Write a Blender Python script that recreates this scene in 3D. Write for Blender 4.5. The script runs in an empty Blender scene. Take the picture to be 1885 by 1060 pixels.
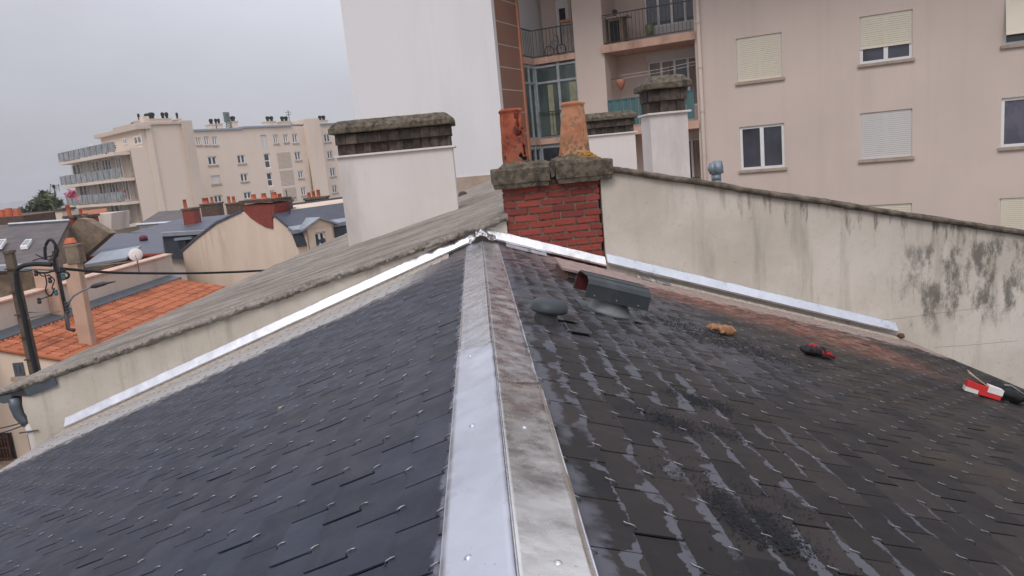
import bpy, bmesh, math, random
import numpy as np
from mathutils import Vector, noise as mnoise
random.seed(7)
S = bpy.context.scene
COL = S.collection
R_ = math.radians

# ------------------------------------------------------------------ camera
F = 1350.0; W0, H0 = 1885.0, 1060.0
YAW, PITCH, ROLL = R_(2.0), R_(10.2), R_(5.4)
CAM = np.array([0.0, 0.0, 7.5])
fw = np.array([math.sin(YAW)*math.cos(PITCH), math.cos(YAW)*math.cos(PITCH), -math.sin(PITCH)])
r0 = np.array([math.cos(YAW), -math.sin(YAW), 0.0]); u0 = np.cross(r0, fw)
rt = r0*math.cos(ROLL)-u0*math.sin(ROLL); up = u0*math.cos(ROLL)+r0*math.sin(ROLL)
cd = bpy.data.cameras.new('camera'); cam = bpy.data.objects.new('camera', cd); COL.objects.link(cam)
from mathutils import Matrix
m = Matrix(((rt[0], up[0], -fw[0], CAM[0]), (rt[1], up[1], -fw[1], CAM[1]), (rt[2], up[2], -fw[2], CAM[2]), (0, 0, 0, 1)))
cam.matrix_world = m
cd.sensor_fit = 'HORIZONTAL'; cd.sensor_width = 36.0; cd.lens = 36.0*F/W0
cd.clip_start = 0.05; cd.clip_end = 6000
S.camera = cam

# ------------------------------------------------------------------ world, sun, exposure
SUN_EL, SUN_AZ = R_(48), R_(200)      # azimuth clockwise from +Y: behind the camera
w = bpy.data.worlds.new('World'); S.world = w; w.use_nodes = True
nt = w.node_tree; nt.nodes.clear()
out = nt.nodes.new('ShaderNodeOutputWorld'); bg = nt.nodes.new('ShaderNodeBackground')
sky = nt.nodes.new('ShaderNodeTexSky'); sky.sky_type = 'NISHITA'; sky.sun_disc = False
sky.sun_elevation = SUN_EL; sky.sun_rotation = SUN_AZ; sky.air_density = 1.5; sky.dust_density = 3.0
tc = nt.nodes.new('ShaderNodeTexCoord'); sp = nt.nodes.new('ShaderNodeSeparateXYZ')
nt.links.new(tc.outputs['Generated'], sp.inputs[0])
cr = nt.nodes.new('ShaderNodeValToRGB')
els = cr.color_ramp.elements
els[0].position = 0.0; els[0].color = (0.395, 0.40, 0.44, 1)
els[1].position = 1.0; els[1].color = (1.0, 1.02, 1.12, 1)
e = els.new(0.16); e.color = (0.50, 0.505, 0.565, 1)
e = els.new(0.45); e.color = (0.76, 0.77, 0.86, 1)
nt.links.new(sp.outputs['Z'], cr.inputs[0])
wn = nt.nodes.new('ShaderNodeTexNoise'); wn.inputs['Scale'].default_value = 1.6; wn.inputs['Detail'].default_value = 5
mp = nt.nodes.new('ShaderNodeMapping'); mp.inputs['Scale'].default_value = (1, 1, 2.6)
nt.links.new(tc.outputs['Generated'], mp.inputs[0]); nt.links.new(mp.outputs[0], wn.inputs['Vector'])
wr = nt.nodes.new('ShaderNodeMapRange'); wr.inputs[1].default_value = .3; wr.inputs[2].default_value = .7
wr.inputs[3].default_value = 8.2; wr.inputs[4].default_value = 10.9
nt.links.new(wn.outputs['Fac'], wr.inputs[0])
wx = nt.nodes.new('ShaderNodeMapRange'); wx.inputs[1].default_value = -.75; wx.inputs[2].default_value = .25; wx.inputs[3].default_value = .80; wx.inputs[4].default_value = 1.10
nt.links.new(sp.outputs['X'], wx.inputs[0])
wm = nt.nodes.new('ShaderNodeMath'); wm.operation = 'MULTIPLY'; nt.links.new(wr.outputs[0], wm.inputs[0]); nt.links.new(wx.outputs[0], wm.inputs[1])
mu = nt.nodes.new('ShaderNodeVectorMath'); mu.operation = 'SCALE'
nt.links.new(cr.outputs[0], mu.inputs[0]); nt.links.new(wm.outputs[0], mu.inputs['Scale'])
mx = nt.nodes.new('ShaderNodeMix'); mx.data_type = 'RGBA'; mx.inputs[0].default_value = 0.93
nt.links.new(sky.outputs[0], mx.inputs[6]); nt.links.new(mu.outputs[0], mx.inputs[7])
nt.links.new(mx.outputs[2], bg.inputs[0]); bg.inputs[1].default_value = 0.1
nt.links.new(bg.outputs[0], out.inputs[0])

sl = bpy.data.lights.new('sun', 'SUN'); sl.energy = 0.9; sl.angle = R_(25); sl.color = (1.0, 0.96, 0.92)
so = bpy.data.objects.new('sun', sl); COL.objects.link(so)
sd = Vector((math.sin(SUN_AZ)*math.cos(SUN_EL), math.cos(SUN_AZ)*math.cos(SUN_EL), math.sin(SUN_EL)))
so.rotation_euler = sd.to_track_quat('Z', 'Y').to_euler(); so.location = (0, -20, 40)
S.view_settings.view_transform = 'Standard'; S.view_settings.look = 'None'
S.view_settings.exposure = 0.40; S.view_settings.gamma = 1.0
S.render.engine = 'CYCLES'

# ------------------------------------------------------------------ geometry helpers
def ray(x, y): return fw+rt*((x-W0/2)/F)-up*((y-H0/2)/F)
def hit(x, y, n, c):
    d = ray(x, y); n = np.array(n, float); return CAM+d*((c-n@CAM)/(n@d))
def P(x, y, Y): return hit(x, y, (0, 1, 0), Y)           # point of the vertical plane at depth Y
V = lambda *a: np.array(a, float)

class MB:
    def __init__(s): s.v = []; s.f = []; s.c = []
    def face(s, pts, c=None):
        b = len(s.v); s.v += [tuple(map(float, p)) for p in pts]; s.f.append(tuple(range(b, b+len(pts)))); s.c.append(c if c is not None else .5)
        return s
    def hexa(s, q, c=None):                              # q: 8 points, bottom ring then top ring
        b = len(s.v); s.v += [tuple(map(float, p)) for p in q]
        for f in ((0, 3, 2, 1), (4, 5, 6, 7), (0, 1, 5, 4), (1, 2, 6, 5), (2, 3, 7, 6), (3, 0, 4, 7)):
            s.f.append(tuple(b+i for i in f)); s.c.append(c if c is not None else .5)
        return s
    def box(s, lo, hi, c=None):
        (x0, y0, z0), (x1, y1, z1) = lo, hi
        return s.hexa([(x0, y0, z0), (x1, y0, z0), (x1, y1, z0), (x0, y1, z0), (x0, y0, z1), (x1, y0, z1), (x1, y1, z1), (x0, y1, z1)], c)
    def prism(s, poly, vec, c=None):
        poly = [np.array(p, float) for p in poly]; vec = np.array(vec, float); n = len(poly); b = len(s.v)
        s.v += [tuple(p) for p in poly]+[tuple(p+vec) for p in poly]
        s.f.append(tuple(range(b, b+n))); s.f.append(tuple(range(b+2*n-1, b+n-1, -1)))
        for i in range(n):
            j = (i+1) % n; s.f.append((b+i, b+j, b+n+j, b+n+i))
        s.c += [c if c is not None else .5]*(n+2)
        return s
    def tube(s, pts, r, n=6, c=None, caps=True):
        pts = [np.array(p, float) for p in pts]; b = len(s.v); rs = r if hasattr(r, '__len__') else [r]*len(pts)
        for i, p in enumerate(pts):
            d = pts[min(i+1, len(pts)-1)]-pts[max(i-1, 0)]; d = d/(np.linalg.norm(d)+1e-9)
            a = np.cross(d, (0, 0, 1) if abs(d[2]) < .9 else (1, 0, 0)); a /= np.linalg.norm(a); q = np.cross(d, a)
            for k in range(n):
                t = 2*math.pi*k/n; s.v.append(tuple(p+rs[i]*(a*math.cos(t)+q*math.sin(t))))
        for i in range(len(pts)-1):
            for k in range(n):
                k2 = (k+1) % n; s.f.append((b+i*n+k, b+i*n+k2, b+(i+1)*n+k2, b+(i+1)*n+k)); s.c.append(c if c is not None else .5)
        if caps:
            s.f.append(tuple(b+k for k in range(n))[::-1]); s.f.append(tuple(b+(len(pts)-1)*n+k for k in range(n))); s.c += [c if c is not None else .5]*2
        return s
    def lathe(s, prof, base, n=20, axis=None, dr=None):      # prof: (radius, height)
        ax = np.array(axis if axis is not None else (0, 0, 1), float); ax /= np.linalg.norm(ax)
        a = np.cross(ax, (0, 1, 0) if abs(ax[1]) < .9 else (1, 0, 0)); a /= np.linalg.norm(a); q = np.cross(ax, a)
        b = len(s.v); base = np.array(base, float)
        for i, (r, h) in enumerate(prof):
            for k in range(n):
                t = 2*math.pi*k/n; rr = r*(1 if dr is None else dr(i, t))
                s.v.append(tuple(base+ax*h+rr*(a*math.cos(t)+q*math.sin(t))))
        for i in range(len(prof)-1):
            for k in range(n):
                k2 = (k+1) % n; s.f.append((b+i*n+k, b+i*n+k2, b+(i+1)*n+k2, b+(i+1)*n+k)); s.c.append(.5)
        return s
    def grid(s, fn, nu, nv, c=None):
        b = len(s.v)
        for i in range(nu+1):
            for j in range(nv+1): s.v.append(tuple(map(float, fn(i/nu, j/nv))))
        for i in range(nu):
            for j in range(nv):
                s.f.append((b+i*(nv+1)+j, b+(i+1)*(nv+1)+j, b+(i+1)*(nv+1)+j+1, b+i*(nv+1)+j+1)); s.c.append(c if c is not None else .5)
        return s
    def build(s, name, mat, parent=None, label=None, smooth=False, bevel=0, sub=0, solid=0, recalc=True, loc=None):
        off = Vector(parent['_loc']) if parent is not None else Vector(loc if loc is not None else (0, 0, 0))
        me = bpy.data.meshes.new(name)
        me.from_pydata([tuple(Vector(v)-off) for v in s.v], [], s.f)
        at = me.attributes.new('rnd', 'FLOAT', 'FACE'); at.data.foreach_set('value', s.c)
        me.update()
        if recalc:
            bm = bmesh.new(); bm.from_mesh(me); bmesh.ops.recalc_face_normals(bm, faces=bm.faces); bm.to_mesh(me); bm.free()
        if smooth: me.polygons.foreach_set('use_smooth', [True]*len(me.polygons))
        o = bpy.data.objects.new(name, me); COL.objects.link(o)
        if mat: me.materials.append(mat)
        if parent is not None: o.parent = parent
        elif loc is not None: o.location = off
        o['_loc'] = tuple(off)
        if label: o['label'] = label
        if solid:
            md = o.modifiers.new('thickness', 'SOLIDIFY'); md.thickness = solid; md.offset = 0
        if bevel:
            md = o.modifiers.new('bevel', 'BEVEL'); md.width = bevel; md.segments = 2; md.limit_method = 'ANGLE'
        if sub:
            md = o.modifiers.new('smooth', 'SUBSURF'); md.levels = sub; md.render_levels = sub
        return o

def thing(name, label, cat, loc=(0, 0, 0), group=None):
    o = bpy.data.objects.new(name, None); COL.objects.link(o); o.location = loc; o['_loc'] = tuple(float(a) for a in loc)
    o.empty_display_size = .3; o['label'] = label; o['category'] = cat
    if group: o['group'] = group
    return o
def tag(o, label, cat, group=None, kind=None):
    o['label'] = label; o['category'] = cat
    if group: o['group'] = group
    if kind: o['kind'] = kind
    return o
def struct(o): o['kind'] = 'structure'; return o
def nz(x, y=0, z=0): return mnoise.noise(Vector((x, y, z)))

# ------------------------------------------------------------------ material helpers
def lin(r, g, b, k=1.0):
    f = lambda c: (c/255/12.92 if c <= 10 else ((c/255+.055)/1.055)**2.4)*k
    return (f(r), f(g), f(b), 1)
class NM:
    def __init__(s, name, rough=.8, metal=0, spec=.4):
        s.m = bpy.data.materials.new(name); s.m.use_nodes = True; s.t = s.m.node_tree; s.b = s.t.nodes['Principled BSDF']
        s.b.inputs['Roughness'].default_value = rough; s.b.inputs['Metallic'].default_value = metal
        s.b.inputs['Specular IOR Level'].default_value = spec
        s.g = s.t.nodes.new('ShaderNodeNewGeometry'); s.pos = s.g.outputs['Position']
    def L(s, a, b): s.t.links.new(a, b)
    def val(s, sock, v):
        if hasattr(v, 'is_output') or isinstance(v, bpy.types.NodeSocket): s.L(v, sock)
        else: sock.default_value = v
    def mapped(s, scale=(1, 1, 1), rot=(0, 0, 0)):
        n = s.t.nodes.new('ShaderNodeMapping'); n.inputs['Scale'].default_value = scale; n.inputs['Rotation'].default_value = rot
        s.L(s.pos, n.inputs[0]); return n.outputs[0]
    def noise(s, scale, detail=4, rough=.55, vec=None, dist=0):
        n = s.t.nodes.new('ShaderNodeTexNoise'); n.inputs['Scale'].default_value = scale; n.inputs['Detail'].default_value = detail
        n.inputs['Roughness'].default_value = rough; n.inputs['Distortion'].default_value = dist
        s.L(vec if vec is not None else s.pos, n.inputs['Vector']); return n.outputs['Fac']
    def vor(s, scale, vec=None, feat='F1'):
        n = s.t.nodes.new('ShaderNodeTexVoronoi'); n.inputs['Scale'].default_value = scale; n.feature = feat
        s.L(vec if vec is not None else s.pos, n.inputs['Vector']); return n.outputs['Distance']
    def mr(s, x, a, b, c=0, d=1, smooth=True):
        n = s.t.nodes.new('ShaderNodeMapRange'); n.interpolation_type = 'SMOOTHSTEP' if smooth else 'LINEAR'
        s.val(n.inputs[0], x)
        for i, q in enumerate((a, b, c, d)): s.val(n.inputs[i+1], q)
        return n.outputs[0]
    def math(s, op, a, b=0, c=None):
        n = s.t.nodes.new('ShaderNodeMath'); n.operation = op; s.val(n.inputs[0], a); s.val(n.inputs[1], b)
        if c is not None: s.val(n.inputs[2], c)
        return n.outputs[0]
    def mix(s, f, a, b, mode='MIX'):
        n = s.t.nodes.new('ShaderNodeMix'); n.data_type = 'RGBA'; n.blend_type = mode
        s.val(n.inputs[0], f); s.val(n.inputs[6], a); s.val(n.inputs[7], b); return n.outputs[2]
    def xyz(s, v=None):
        n = s.t.nodes.new('ShaderNodeSeparateXYZ'); s.L(v if v is not None else s.pos, n.inputs[0]); return n.outputs
    def comb(s, x, y, z):
        n = s.t.nodes.new('ShaderNodeCombineXYZ'); s.val(n.inputs[0], x); s.val(n.inputs[1], y); s.val(n.inputs[2], z); return n.outputs[0]
    def attr(s, name='rnd'):
        n = s.t.nodes.new('ShaderNodeAttribute'); n.attribute_name = name; return n.outputs['Fac']
    def bump(s, h, strength=.5, dist=.01, prev=None):
        n = s.t.nodes.new('ShaderNodeBump'); n.inputs['Strength'].default_value = strength; n.inputs['Distance'].default_value = dist
        s.L(h, n.inputs['Height'])
        if prev is not None: s.L(prev, n.inputs['Normal'])
        s.L(n.outputs[0], s.b.inputs['Normal']); return n.outputs[0]
    def color(s, c): s.val(s.b.inputs['Base Color'], c)
    def rough(s, c): s.val(s.b.inputs['Roughness'], c)

def simple(name, col, rough=.7, metal=0, var=.18, scale=6, bump=.2, bs=60, bd=.004, spec=.4, dirt=None, rnd=0, streak=False):
    n = NM(name, rough, metal, spec)
    a = n.noise(scale, 5, .6, n.mapped((1, 1, .25)) if streak else None)
    d = tuple(c*(1-var) for c in col[:3])+(1,); l = tuple(min(1, c*(1+var)) for c in col[:3])+(1,)
    c = n.mix(n.mr(a, .3, .7), d, l)
    if dirt: c = n.mix(n.math('MULTIPLY', n.mr(n.noise(scale*.6, 6, .65, n.mapped((1.3, 1.3, .4))), .5, .72), dirt[1]), c, dirt[0])
    if name in ('beige_render', 'gable_render', 'white_render'):
        sk_ = n.noise(1.1 if name != 'white_render' else 4, 6, .7, n.mapped((2.4, 2.4, .12)))
        c = n.mix(n.math('MULTIPLY', n.mr(sk_, .5, .72), .22), c, tuple(v_*.76 for v_ in col[:3])+(1,))
    if rnd:
        q = n.mr(n.attr(), 0, 1, 1-rnd, 1+rnd, False)
        vm = n.t.nodes.new('ShaderNodeVectorMath'); vm.operation = 'SCALE'; n.L(c, vm.inputs[0]); n.L(q, vm.inputs['Scale']); c = vm.outputs[0]
    n.color(c)
    if bump: n.bump(n.noise(bs, 4, .6), bump, bd)
    return n.m

M = {}
K = .95
M['white'] = simple('white_render', lin(218, 210, 205, K), .85, var=.04, scale=1.2, bump=.2, bs=60, dirt=(lin(160, 152, 146, K), .5))
M['gable_white'] = simple('gable_render', lin(232, 229, 229, K), .85, var=.015, scale=.25, bump=.1, bs=20, dirt=(lin(206, 203, 202, K), .3))
M['beige'] = simple('beige_render', lin(214, 196, 185, K), .85, var=.045, scale=.3, bump=.12, bs=25, dirt=(lin(194, 177, 165, K), .5))
M['beige_side'] = M['beige']
M['brown'] = simple('brown_panel', lin(150, 112, 95, K), .7, var=.05, scale=1)
M['terracotta_paint'] = simple('terracotta_paint', lin(190, 128, 102, K), .7, var=.06, scale=2)
M['salmon'] = simple('salmon_slab', lin(206, 168, 148, K), .8, var=.1, scale=3, dirt=(lin(140, 108, 92, K), .6))
M['far_wall'] = simple('far_pink_render', lin(225, 207, 191, K), .9, var=.04, scale=.15, bump=0, dirt=(lin(208, 180, 158, K), .6), streak=True)
M['far_wall_b'] = simple('far_balcony_render', lin(205, 188, 174, K), .9, var=.05, scale=.2, bump=0)
M['sill'] = simple('sill_stone', lin(178, 158, 142, K), .8, var=.1, scale=5, dirt=(lin(120, 105, 92, K), .6))
M['shutter'] = simple('cream_shutter', lin(226, 216, 196, K), .55, var=.02, scale=2, bump=0)
M['shutter_w'] = simple('white_shutter', lin(214, 210, 206, K), .55, var=.02, scale=2, bump=0)
M['pvc'] = simple('white_window_frame', lin(236, 234, 232, K), .4, var=.03, bump=0)
M['dark'] = simple('dark_opening', lin(40, 38, 38, 1), .9, var=.2, bump=0)
M['curtain'] = simple('curtain', lin(150, 140, 132, 1), .9, var=.15, scale=9, streak=True)
M['metal_dark'] = simple('dark_railing', lin(70, 68, 70, 1), .5, .3, bump=0)
M['greyblue'] = simple('grey_blue_zinc', lin(98, 106, 114, 1), .45, .5, var=.12, scale=4, bump=.1, bs=8)
M['teal'] = simple('teal_panel', lin(74, 110, 112, 1), .5, var=.1, scale=3, bump=0)
M['conc'] = simple('weathered_concrete', lin(108, 98, 86, .85), .95, var=.5, scale=9, bump=1.0, bs=45, bd=.02, dirt=(lin(60, 55, 48, 1), .9))
M['louvre'] = simple('old_clay_louvre', lin(88, 76, 68, .75), .95, var=.4, scale=12, bump=.8, bs=60, bd=.01, dirt=(lin(48, 44, 40, 1), .8), rnd=.35)
M['moss_conc'] = simple('mossy_concrete', lin(108, 98, 84, .8), .95, var=.5, scale=14, bump=1.0, bs=60, bd=.015, dirt=(lin(48, 44, 36, .8), 1.0))
M['steel'] = simple('galvanised_steel', lin(138, 142, 142, .85), .7, .5, var=.12, scale=20, bump=.1)
M['hooksteel'] = simple('hook_steel', lin(146, 146, 148, 1), .42, .9, var=.2, scale=40, bump=0)
M['grey_plastic'] = simple('grey_vent_paint', lin(70, 76, 80, .62), .5, .1, var=.1, scale=9, bump=.1, bs=40, dirt=(lin(95, 96, 94, 1), .3))
M['red_dark'] = simple('red_inner', lin(96, 34, 32, .75), .8, var=.3, scale=20)
M['pink_wood'] = simple('dusty_pink_board', lin(150, 128, 122, 1), .75, var=.15, scale=12, bump=.3, dirt=(lin(100, 84, 80, 1), .6))
M['rust'] = simple('rusty_metal', lin(96, 68, 58, 1), .75, .2, var=.3, scale=25, bump=.4)
M['black_cable'] = simple('black_cable', lin(34, 34, 38, 1), .6, var=.1, bump=0)
M['pole'] = simple('concrete_pole', lin(96, 84, 72, 1), .9, var=.2, scale=6, bump=.4, dirt=(lin(60, 52, 46, 1), .6))
M['tan_render'] = simple('tan_render', lin(192, 160, 140, K), .9, var=.08, scale=2.5, bump=.3, dirt=(lin(120, 100, 84, K), .6))
M['cream_wall'] = simple('cream_house_render', lin(230, 208, 188, K), .9, var=.06, scale=1.2, bump=.25, bs=30, dirt=(lin(178, 156, 138, K), .6), streak=True)
M['grey_wall'] = simple('grey_house_render', lin(208, 194, 182, K), .9, var=.06, scale=1.0, bump=.25, bs=30, dirt=(lin(150, 138, 126, K), .5))
M['brown_wall'] = simple('rough_brown_wall', lin(126, 110, 94, 1), .95, var=.25, scale=4, bump=.5, bs=12)
M['red_brick_far'] = simple('red_brick_far', lin(136, 66, 56, 1), .9, var=.3, scale=14, bump=.3)
M['dark_brick'] = simple('sooty_brick', lin(92, 72, 62, 1), .9, var=.3, scale=10, bump=.3)
M['pot'] = simple('clay_pot', lin(184, 100, 72, 1), .85, var=.2, scale=8, bump=.2, rnd=.25)
M['slate_far'] = simple('blue_slate_far', lin(84, 86, 98, 1), .5, var=.12, scale=3, bump=.3, bs=14)
M['slate_dark'] = simple('dark_slate_far', lin(60, 64, 74, 1), .5, var=.15, scale=3, bump=.3, bs=14)
M['slate_brown'] = simple('brown_slate_far', lin(92, 84, 84, 1), .7, var=.2, scale=2, bump=.3, bs=14, dirt=(lin(120, 112, 104, 1), .5))
M['zinc_trim'] = simple('zinc_trim', lin(158, 164, 172, 1), .4, .5, var=.1, scale=4, bump=0)
M['leaf'] = simple('tree_leaf', lin(86, 96, 70, 1), .8, var=.5, scale=.9, bump=0, rnd=.5)
M['bark'] = simple('tree_bark', lin(80, 72, 60, 1), .9, var=.2)
M['pink_flower'] = simple('pink_blossom', lin(196, 92, 120, 1), .8, var=.2, bump=0, rnd=.3)
M['plant'] = simple('balcony_plant', lin(70, 92, 58, 1), .8, var=.3, bump=0, rnd=.4)
M['ground'] = simple('ground_mat', lin(110, 106, 100, 1), .9, var=.2, scale=.4)
M['hill'] = simple('hill_haze_grey', lin(134, 138, 138, 1), .95, var=.1, scale=.01, bump=0)  # distance haze is put into this flat grey hill colour
M['mortar'] = simple('pale_mortar', lin(170, 160, 148, 1), .95, var=.2, scale=30, bump=1, bs=60, bd=.01)
M['glass_far'] = simple('far_glass', lin(58, 62, 72, 1), .12, var=.3, scale=1.2, bump=0, spec=.8)

def mat_glass(name, a, b, sc=.8):
    n = NM(name, .06, 0, .9)
    n.color(n.mix(n.mr(n.noise(sc, 3, .5, n.mapped((1, 1, .6))), .42, .6), a, b))
    n.bump(n.noise(1.3, 2), .03, .02); return n.m
M['glass'] = mat_glass('window_glass', lin(40, 42, 50, 1), lin(66, 68, 80, 1))
M['glass_curtain'] = mat_glass('glass_with_net_curtain', lin(80, 78, 92, 1), lin(98, 95, 110, 1), 3)
M['glass_green'] = mat_glass('verandah_glass', lin(56, 68, 66, 1), lin(80, 93, 89, 1))
M['rail_glass'] = mat_glass('balcony_glass', lin(112, 116, 114, 1), lin(150, 148, 144, 1), 2.5)

def mat_cream():                                             # weathered party walls
    n = NM('weathered_cream_render', .9, 0, .3)
    X, Y, Z = n.xyz()[:3]
    c = n.mix(n.mr(n.noise(1.3, 5, .6), .3, .7), lin(192, 183, 169, K), lin(213, 204, 192, K))
    st = n.noise(2.4, 5, .6, n.mapped((2.6, 1, .28)))
    c = n.mix(n.math('MULTIPLY', n.mr(st, .5, .75), .55), c, lin(150, 144, 130, K))
    c = n.mix(n.math('MULTIPLY', n.mr(n.noise(16, 5, .7), .56, .75), .35), c, lin(150, 138, 118, K))
    # top line of the right wall: z = 7.24 - .249 (x-1.37)
    top = n.math('SUBTRACT', n.math('MULTIPLY_ADD', X, -.249, 7.58), Z)
    edge = n.mr(top, 0.0, .40, 1, 0)
    streak = n.noise(3.0, 7, .68, n.mapped((3.0, 1, .5)))
    mold = n.mr(n.math('ADD', streak, n.math('MULTIPLY', edge, .13)), .62, .76)
    right = n.math('MULTIPLY', n.mr(X, 1.6, 3.4), n.mr(X, .9, 1.0))
    c = n.mix(n.math('MULTIPLY', n.math('MULTIPLY', mold, right), .8), c, lin(96, 90, 80, K))
    # heavy mould field at the far right
    zone = n.math('MULTIPLY', n.mr(X, 3.7, 4.7), n.math('MULTIPLY', n.mr(Z, 5.05, 5.5), n.mr(Z, 6.35, 6.1)))
    hm = n.mr(n.math('ADD', n.noise(3.2, 8, .7, n.mapped((1.9, 1, .9)), ), n.math('MULTIPLY', zone, .12)), .56, .74)
    c = n.mix(n.math('MULTIPLY', n.math('MULTIPLY', hm, zone), .8), c, lin(86, 82, 74, K))
    n.color(c)
    n.bump(n.noise(30, 6, .65), .35, .01); return n.m
M['cream'] = mat_cream()

def mat_slate():
    n = NM('natural_slate', .5, 0, .28)
    X, Y, Z = n.xyz()[:3]; ax = n.math('ABSOLUTE', X)
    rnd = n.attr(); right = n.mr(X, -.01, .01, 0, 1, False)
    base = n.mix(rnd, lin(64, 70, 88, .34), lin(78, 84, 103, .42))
    base = n.mix(n.math('MULTIPLY', n.mr(n.noise(.9, 4, .6), .42, .62), .3), base, lin(80, 72, 74, .45))
    # scuffs that run with the slate grain
    g = n.noise(5, 6, .65, n.mapped((3, .8, 3)))
    base = n.mix(n.math('MULTIPLY', n.mr(g, .55, .75), .2), base, lin(112, 113, 122, .45))
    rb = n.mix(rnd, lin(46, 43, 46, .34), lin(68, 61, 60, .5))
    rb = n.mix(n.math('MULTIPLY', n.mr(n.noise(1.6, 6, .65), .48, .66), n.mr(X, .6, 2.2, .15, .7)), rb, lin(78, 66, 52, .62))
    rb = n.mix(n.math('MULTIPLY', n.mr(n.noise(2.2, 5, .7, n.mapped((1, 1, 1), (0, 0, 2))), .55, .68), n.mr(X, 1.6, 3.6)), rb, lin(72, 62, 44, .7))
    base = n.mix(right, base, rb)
    # pale dry film left along the slate tails and next to the zinc
    wob = n.noise(3.2, 5, .65, n.mapped((1, 1, 1)))
    xx = n.math('ADD', ax, n.math('MULTIPLY', n.math('SUBTRACT', wob, .5), .14))
    ph = n.math('FRACT', n.math('DIVIDE', n.math('SUBTRACT', xx, .043), .1205))
    wdt = n.math('MULTIPLY', n.mr(n.noise(4.5, 4, .6), .38, .68), n.mr(X, 1.9, .2, .0, .55))
    band = n.mr(ph, n.math('SUBTRACT', 1.0, wdt), n.math('SUBTRACT', 1.04, wdt))
    band = n.math('MULTIPLY', band, n.mr(n.noise(1.9, 6, .68), .42, .50))
    band = n.math('MULTIPLY', band, n.mr(X, 3.2, .4, .15, 1))
    film = n.mr(n.math('ADD', n.math('MULTIPLY', ax, -1), n.math('MULTIPLY', n.noise(7, 5, .7), .16)), -.14, -.115)
    film = n.math('MULTIPLY', film, n.mr(n.noise(3.7, 3), .35, .5))
    big = n.mr(n.math('ADD', n.noise(3.4, 7, .66, n.mapped((1, 1.5, 1))), n.math('MULTIPLY', n.mr(n.math('FRACT', n.math('DIVIDE', n.math('SUBTRACT', ax, .043), .1205)), 0, 1, -.06, .06), 1)), .47, .52)
    big = n.math('MULTIPLY', n.math('MULTIPLY', big, n.mr(Y, 2.9, 4.2)), n.math('MULTIPLY', n.mr(X, 2.2, 1.2), .6))
    band = n.math('MULTIPLY', n.math('MAXIMUM', n.math('MAXIMUM', band, film), big), right)
    base = n.mix(n.math('MULTIPLY', band, .8), base, lin(104, 105, 114, .75))
    lf = n.mr(n.math('ADD', X, n.math('MULTIPLY', n.noise(9, 5, .7), .1)), -.125, -.105)
    base = n.mix(n.math('MULTIPLY', n.math('MULTIPLY', lf, .7), n.math('SUBTRACT', 1, right)), base, lin(124, 126, 138, 1))
    # brick dust in front of the wall on the right, mortar dust along both flashings
    ln = n.noise(7, 7, .7, n.mapped((1.0, 2.6, 1)))
    ycen = n.mr(X, 1.2, 3.3, 6.72, 6.0, False)
    dy = n.math('ABSOLUTE', n.math('SUBTRACT', Y, ycen))
    red = n.math('MULTIPLY', n.mr(dy, n.math('MULTIPLY', n.mr(X, 1, 3.2, .75, 1.1), 1.1), .0), n.mr(ln, .36, .60))
    red = n.math('MULTIPLY', n.math('MULTIPLY', red, n.mr(X, .8, 1.5)), n.mr(X, 3.75, 3.2))
    base = n.mix(n.math('MULTIPLY', red, .92), base, n.mix(n.mr(n.noise(9, 4), .35, .65), lin(168, 124, 106, .8), lin(136, 74, 54, .8)))
    rtop = n.math('MULTIPLY', n.mr(n.math('ADD', Y, n.math('MULTIPLY', X, .25)), 5.2, 6.6), n.mr(n.noise(8, 6, .7, n.mapped((1, 2.5, 1))), .48, .6))
    rtop = n.math('MULTIPLY', rtop, n.mr(X, -.7, -.1)); rtop = n.math('MULTIPLY', rtop, n.mr(X, 1.6, .9))
    base = n.mix(n.math('MULTIPLY', rtop, .6), base, lin(150, 116, 110, 1))
    dl = n.math('ADD', n.math('ADD', Y, n.math('MULTIPLY', right, -.35)), n.math('MULTIPLY', n.math('SUBTRACT', n.noise(3.5, 7, .72, n.mapped((1, 2.6, 1))), .5), 1.3))
    dust = n.math('MULTIPLY', n.mr(dl, 6.15, 6.45), n.mr(ax, .3, .9))
    dust = n.math('MULTIPLY', dust, n.mr(n.math('ADD', n.noise(14, 5, .7), n.mr(Y, 6.0, 6.8, -.03, .3)), .42, .55))
    base = n.mix(n.math('MULTIPLY', dust, .85), base, n.mix(right, lin(184, 178, 174, .95), lin(176, 156, 146, .85)))
    fade = n.math('MULTIPLY', n.mr(Y, 6.0, 7.1), n.math('SUBTRACT', 1, right))
    base = n.mix(n.math('MULTIPLY', fade, .35), base, lin(128, 122, 120, 1))
    n.color(base)
    ro = n.mr(n.noise(8, 4), .3, .7, .42, .58); ro = n.mix(right, ro, n.mr(n.noise(5, 4), .3, .7, .48, .68)); ro = n.mix(band, ro, (.5, .5, .5, 1))
    ro = n.mix(dust, ro, (.85, .85, .85, 1)); ro = n.mix(red, ro, (.8, .8, .8, 1)); n.rough(ro)
    b = n.bump(n.noise(26, 6, .6, n.mapped((1.6, .7, 1.6))), .22, .004)
    n.bump(n.noise(160, 3, .6), .1, .002, b); return n.m
M['slate'] = mat_slate()
M['underlay'] = simple('dark_underlay', lin(14, 14, 16, 1), .95, bump=0)

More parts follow.
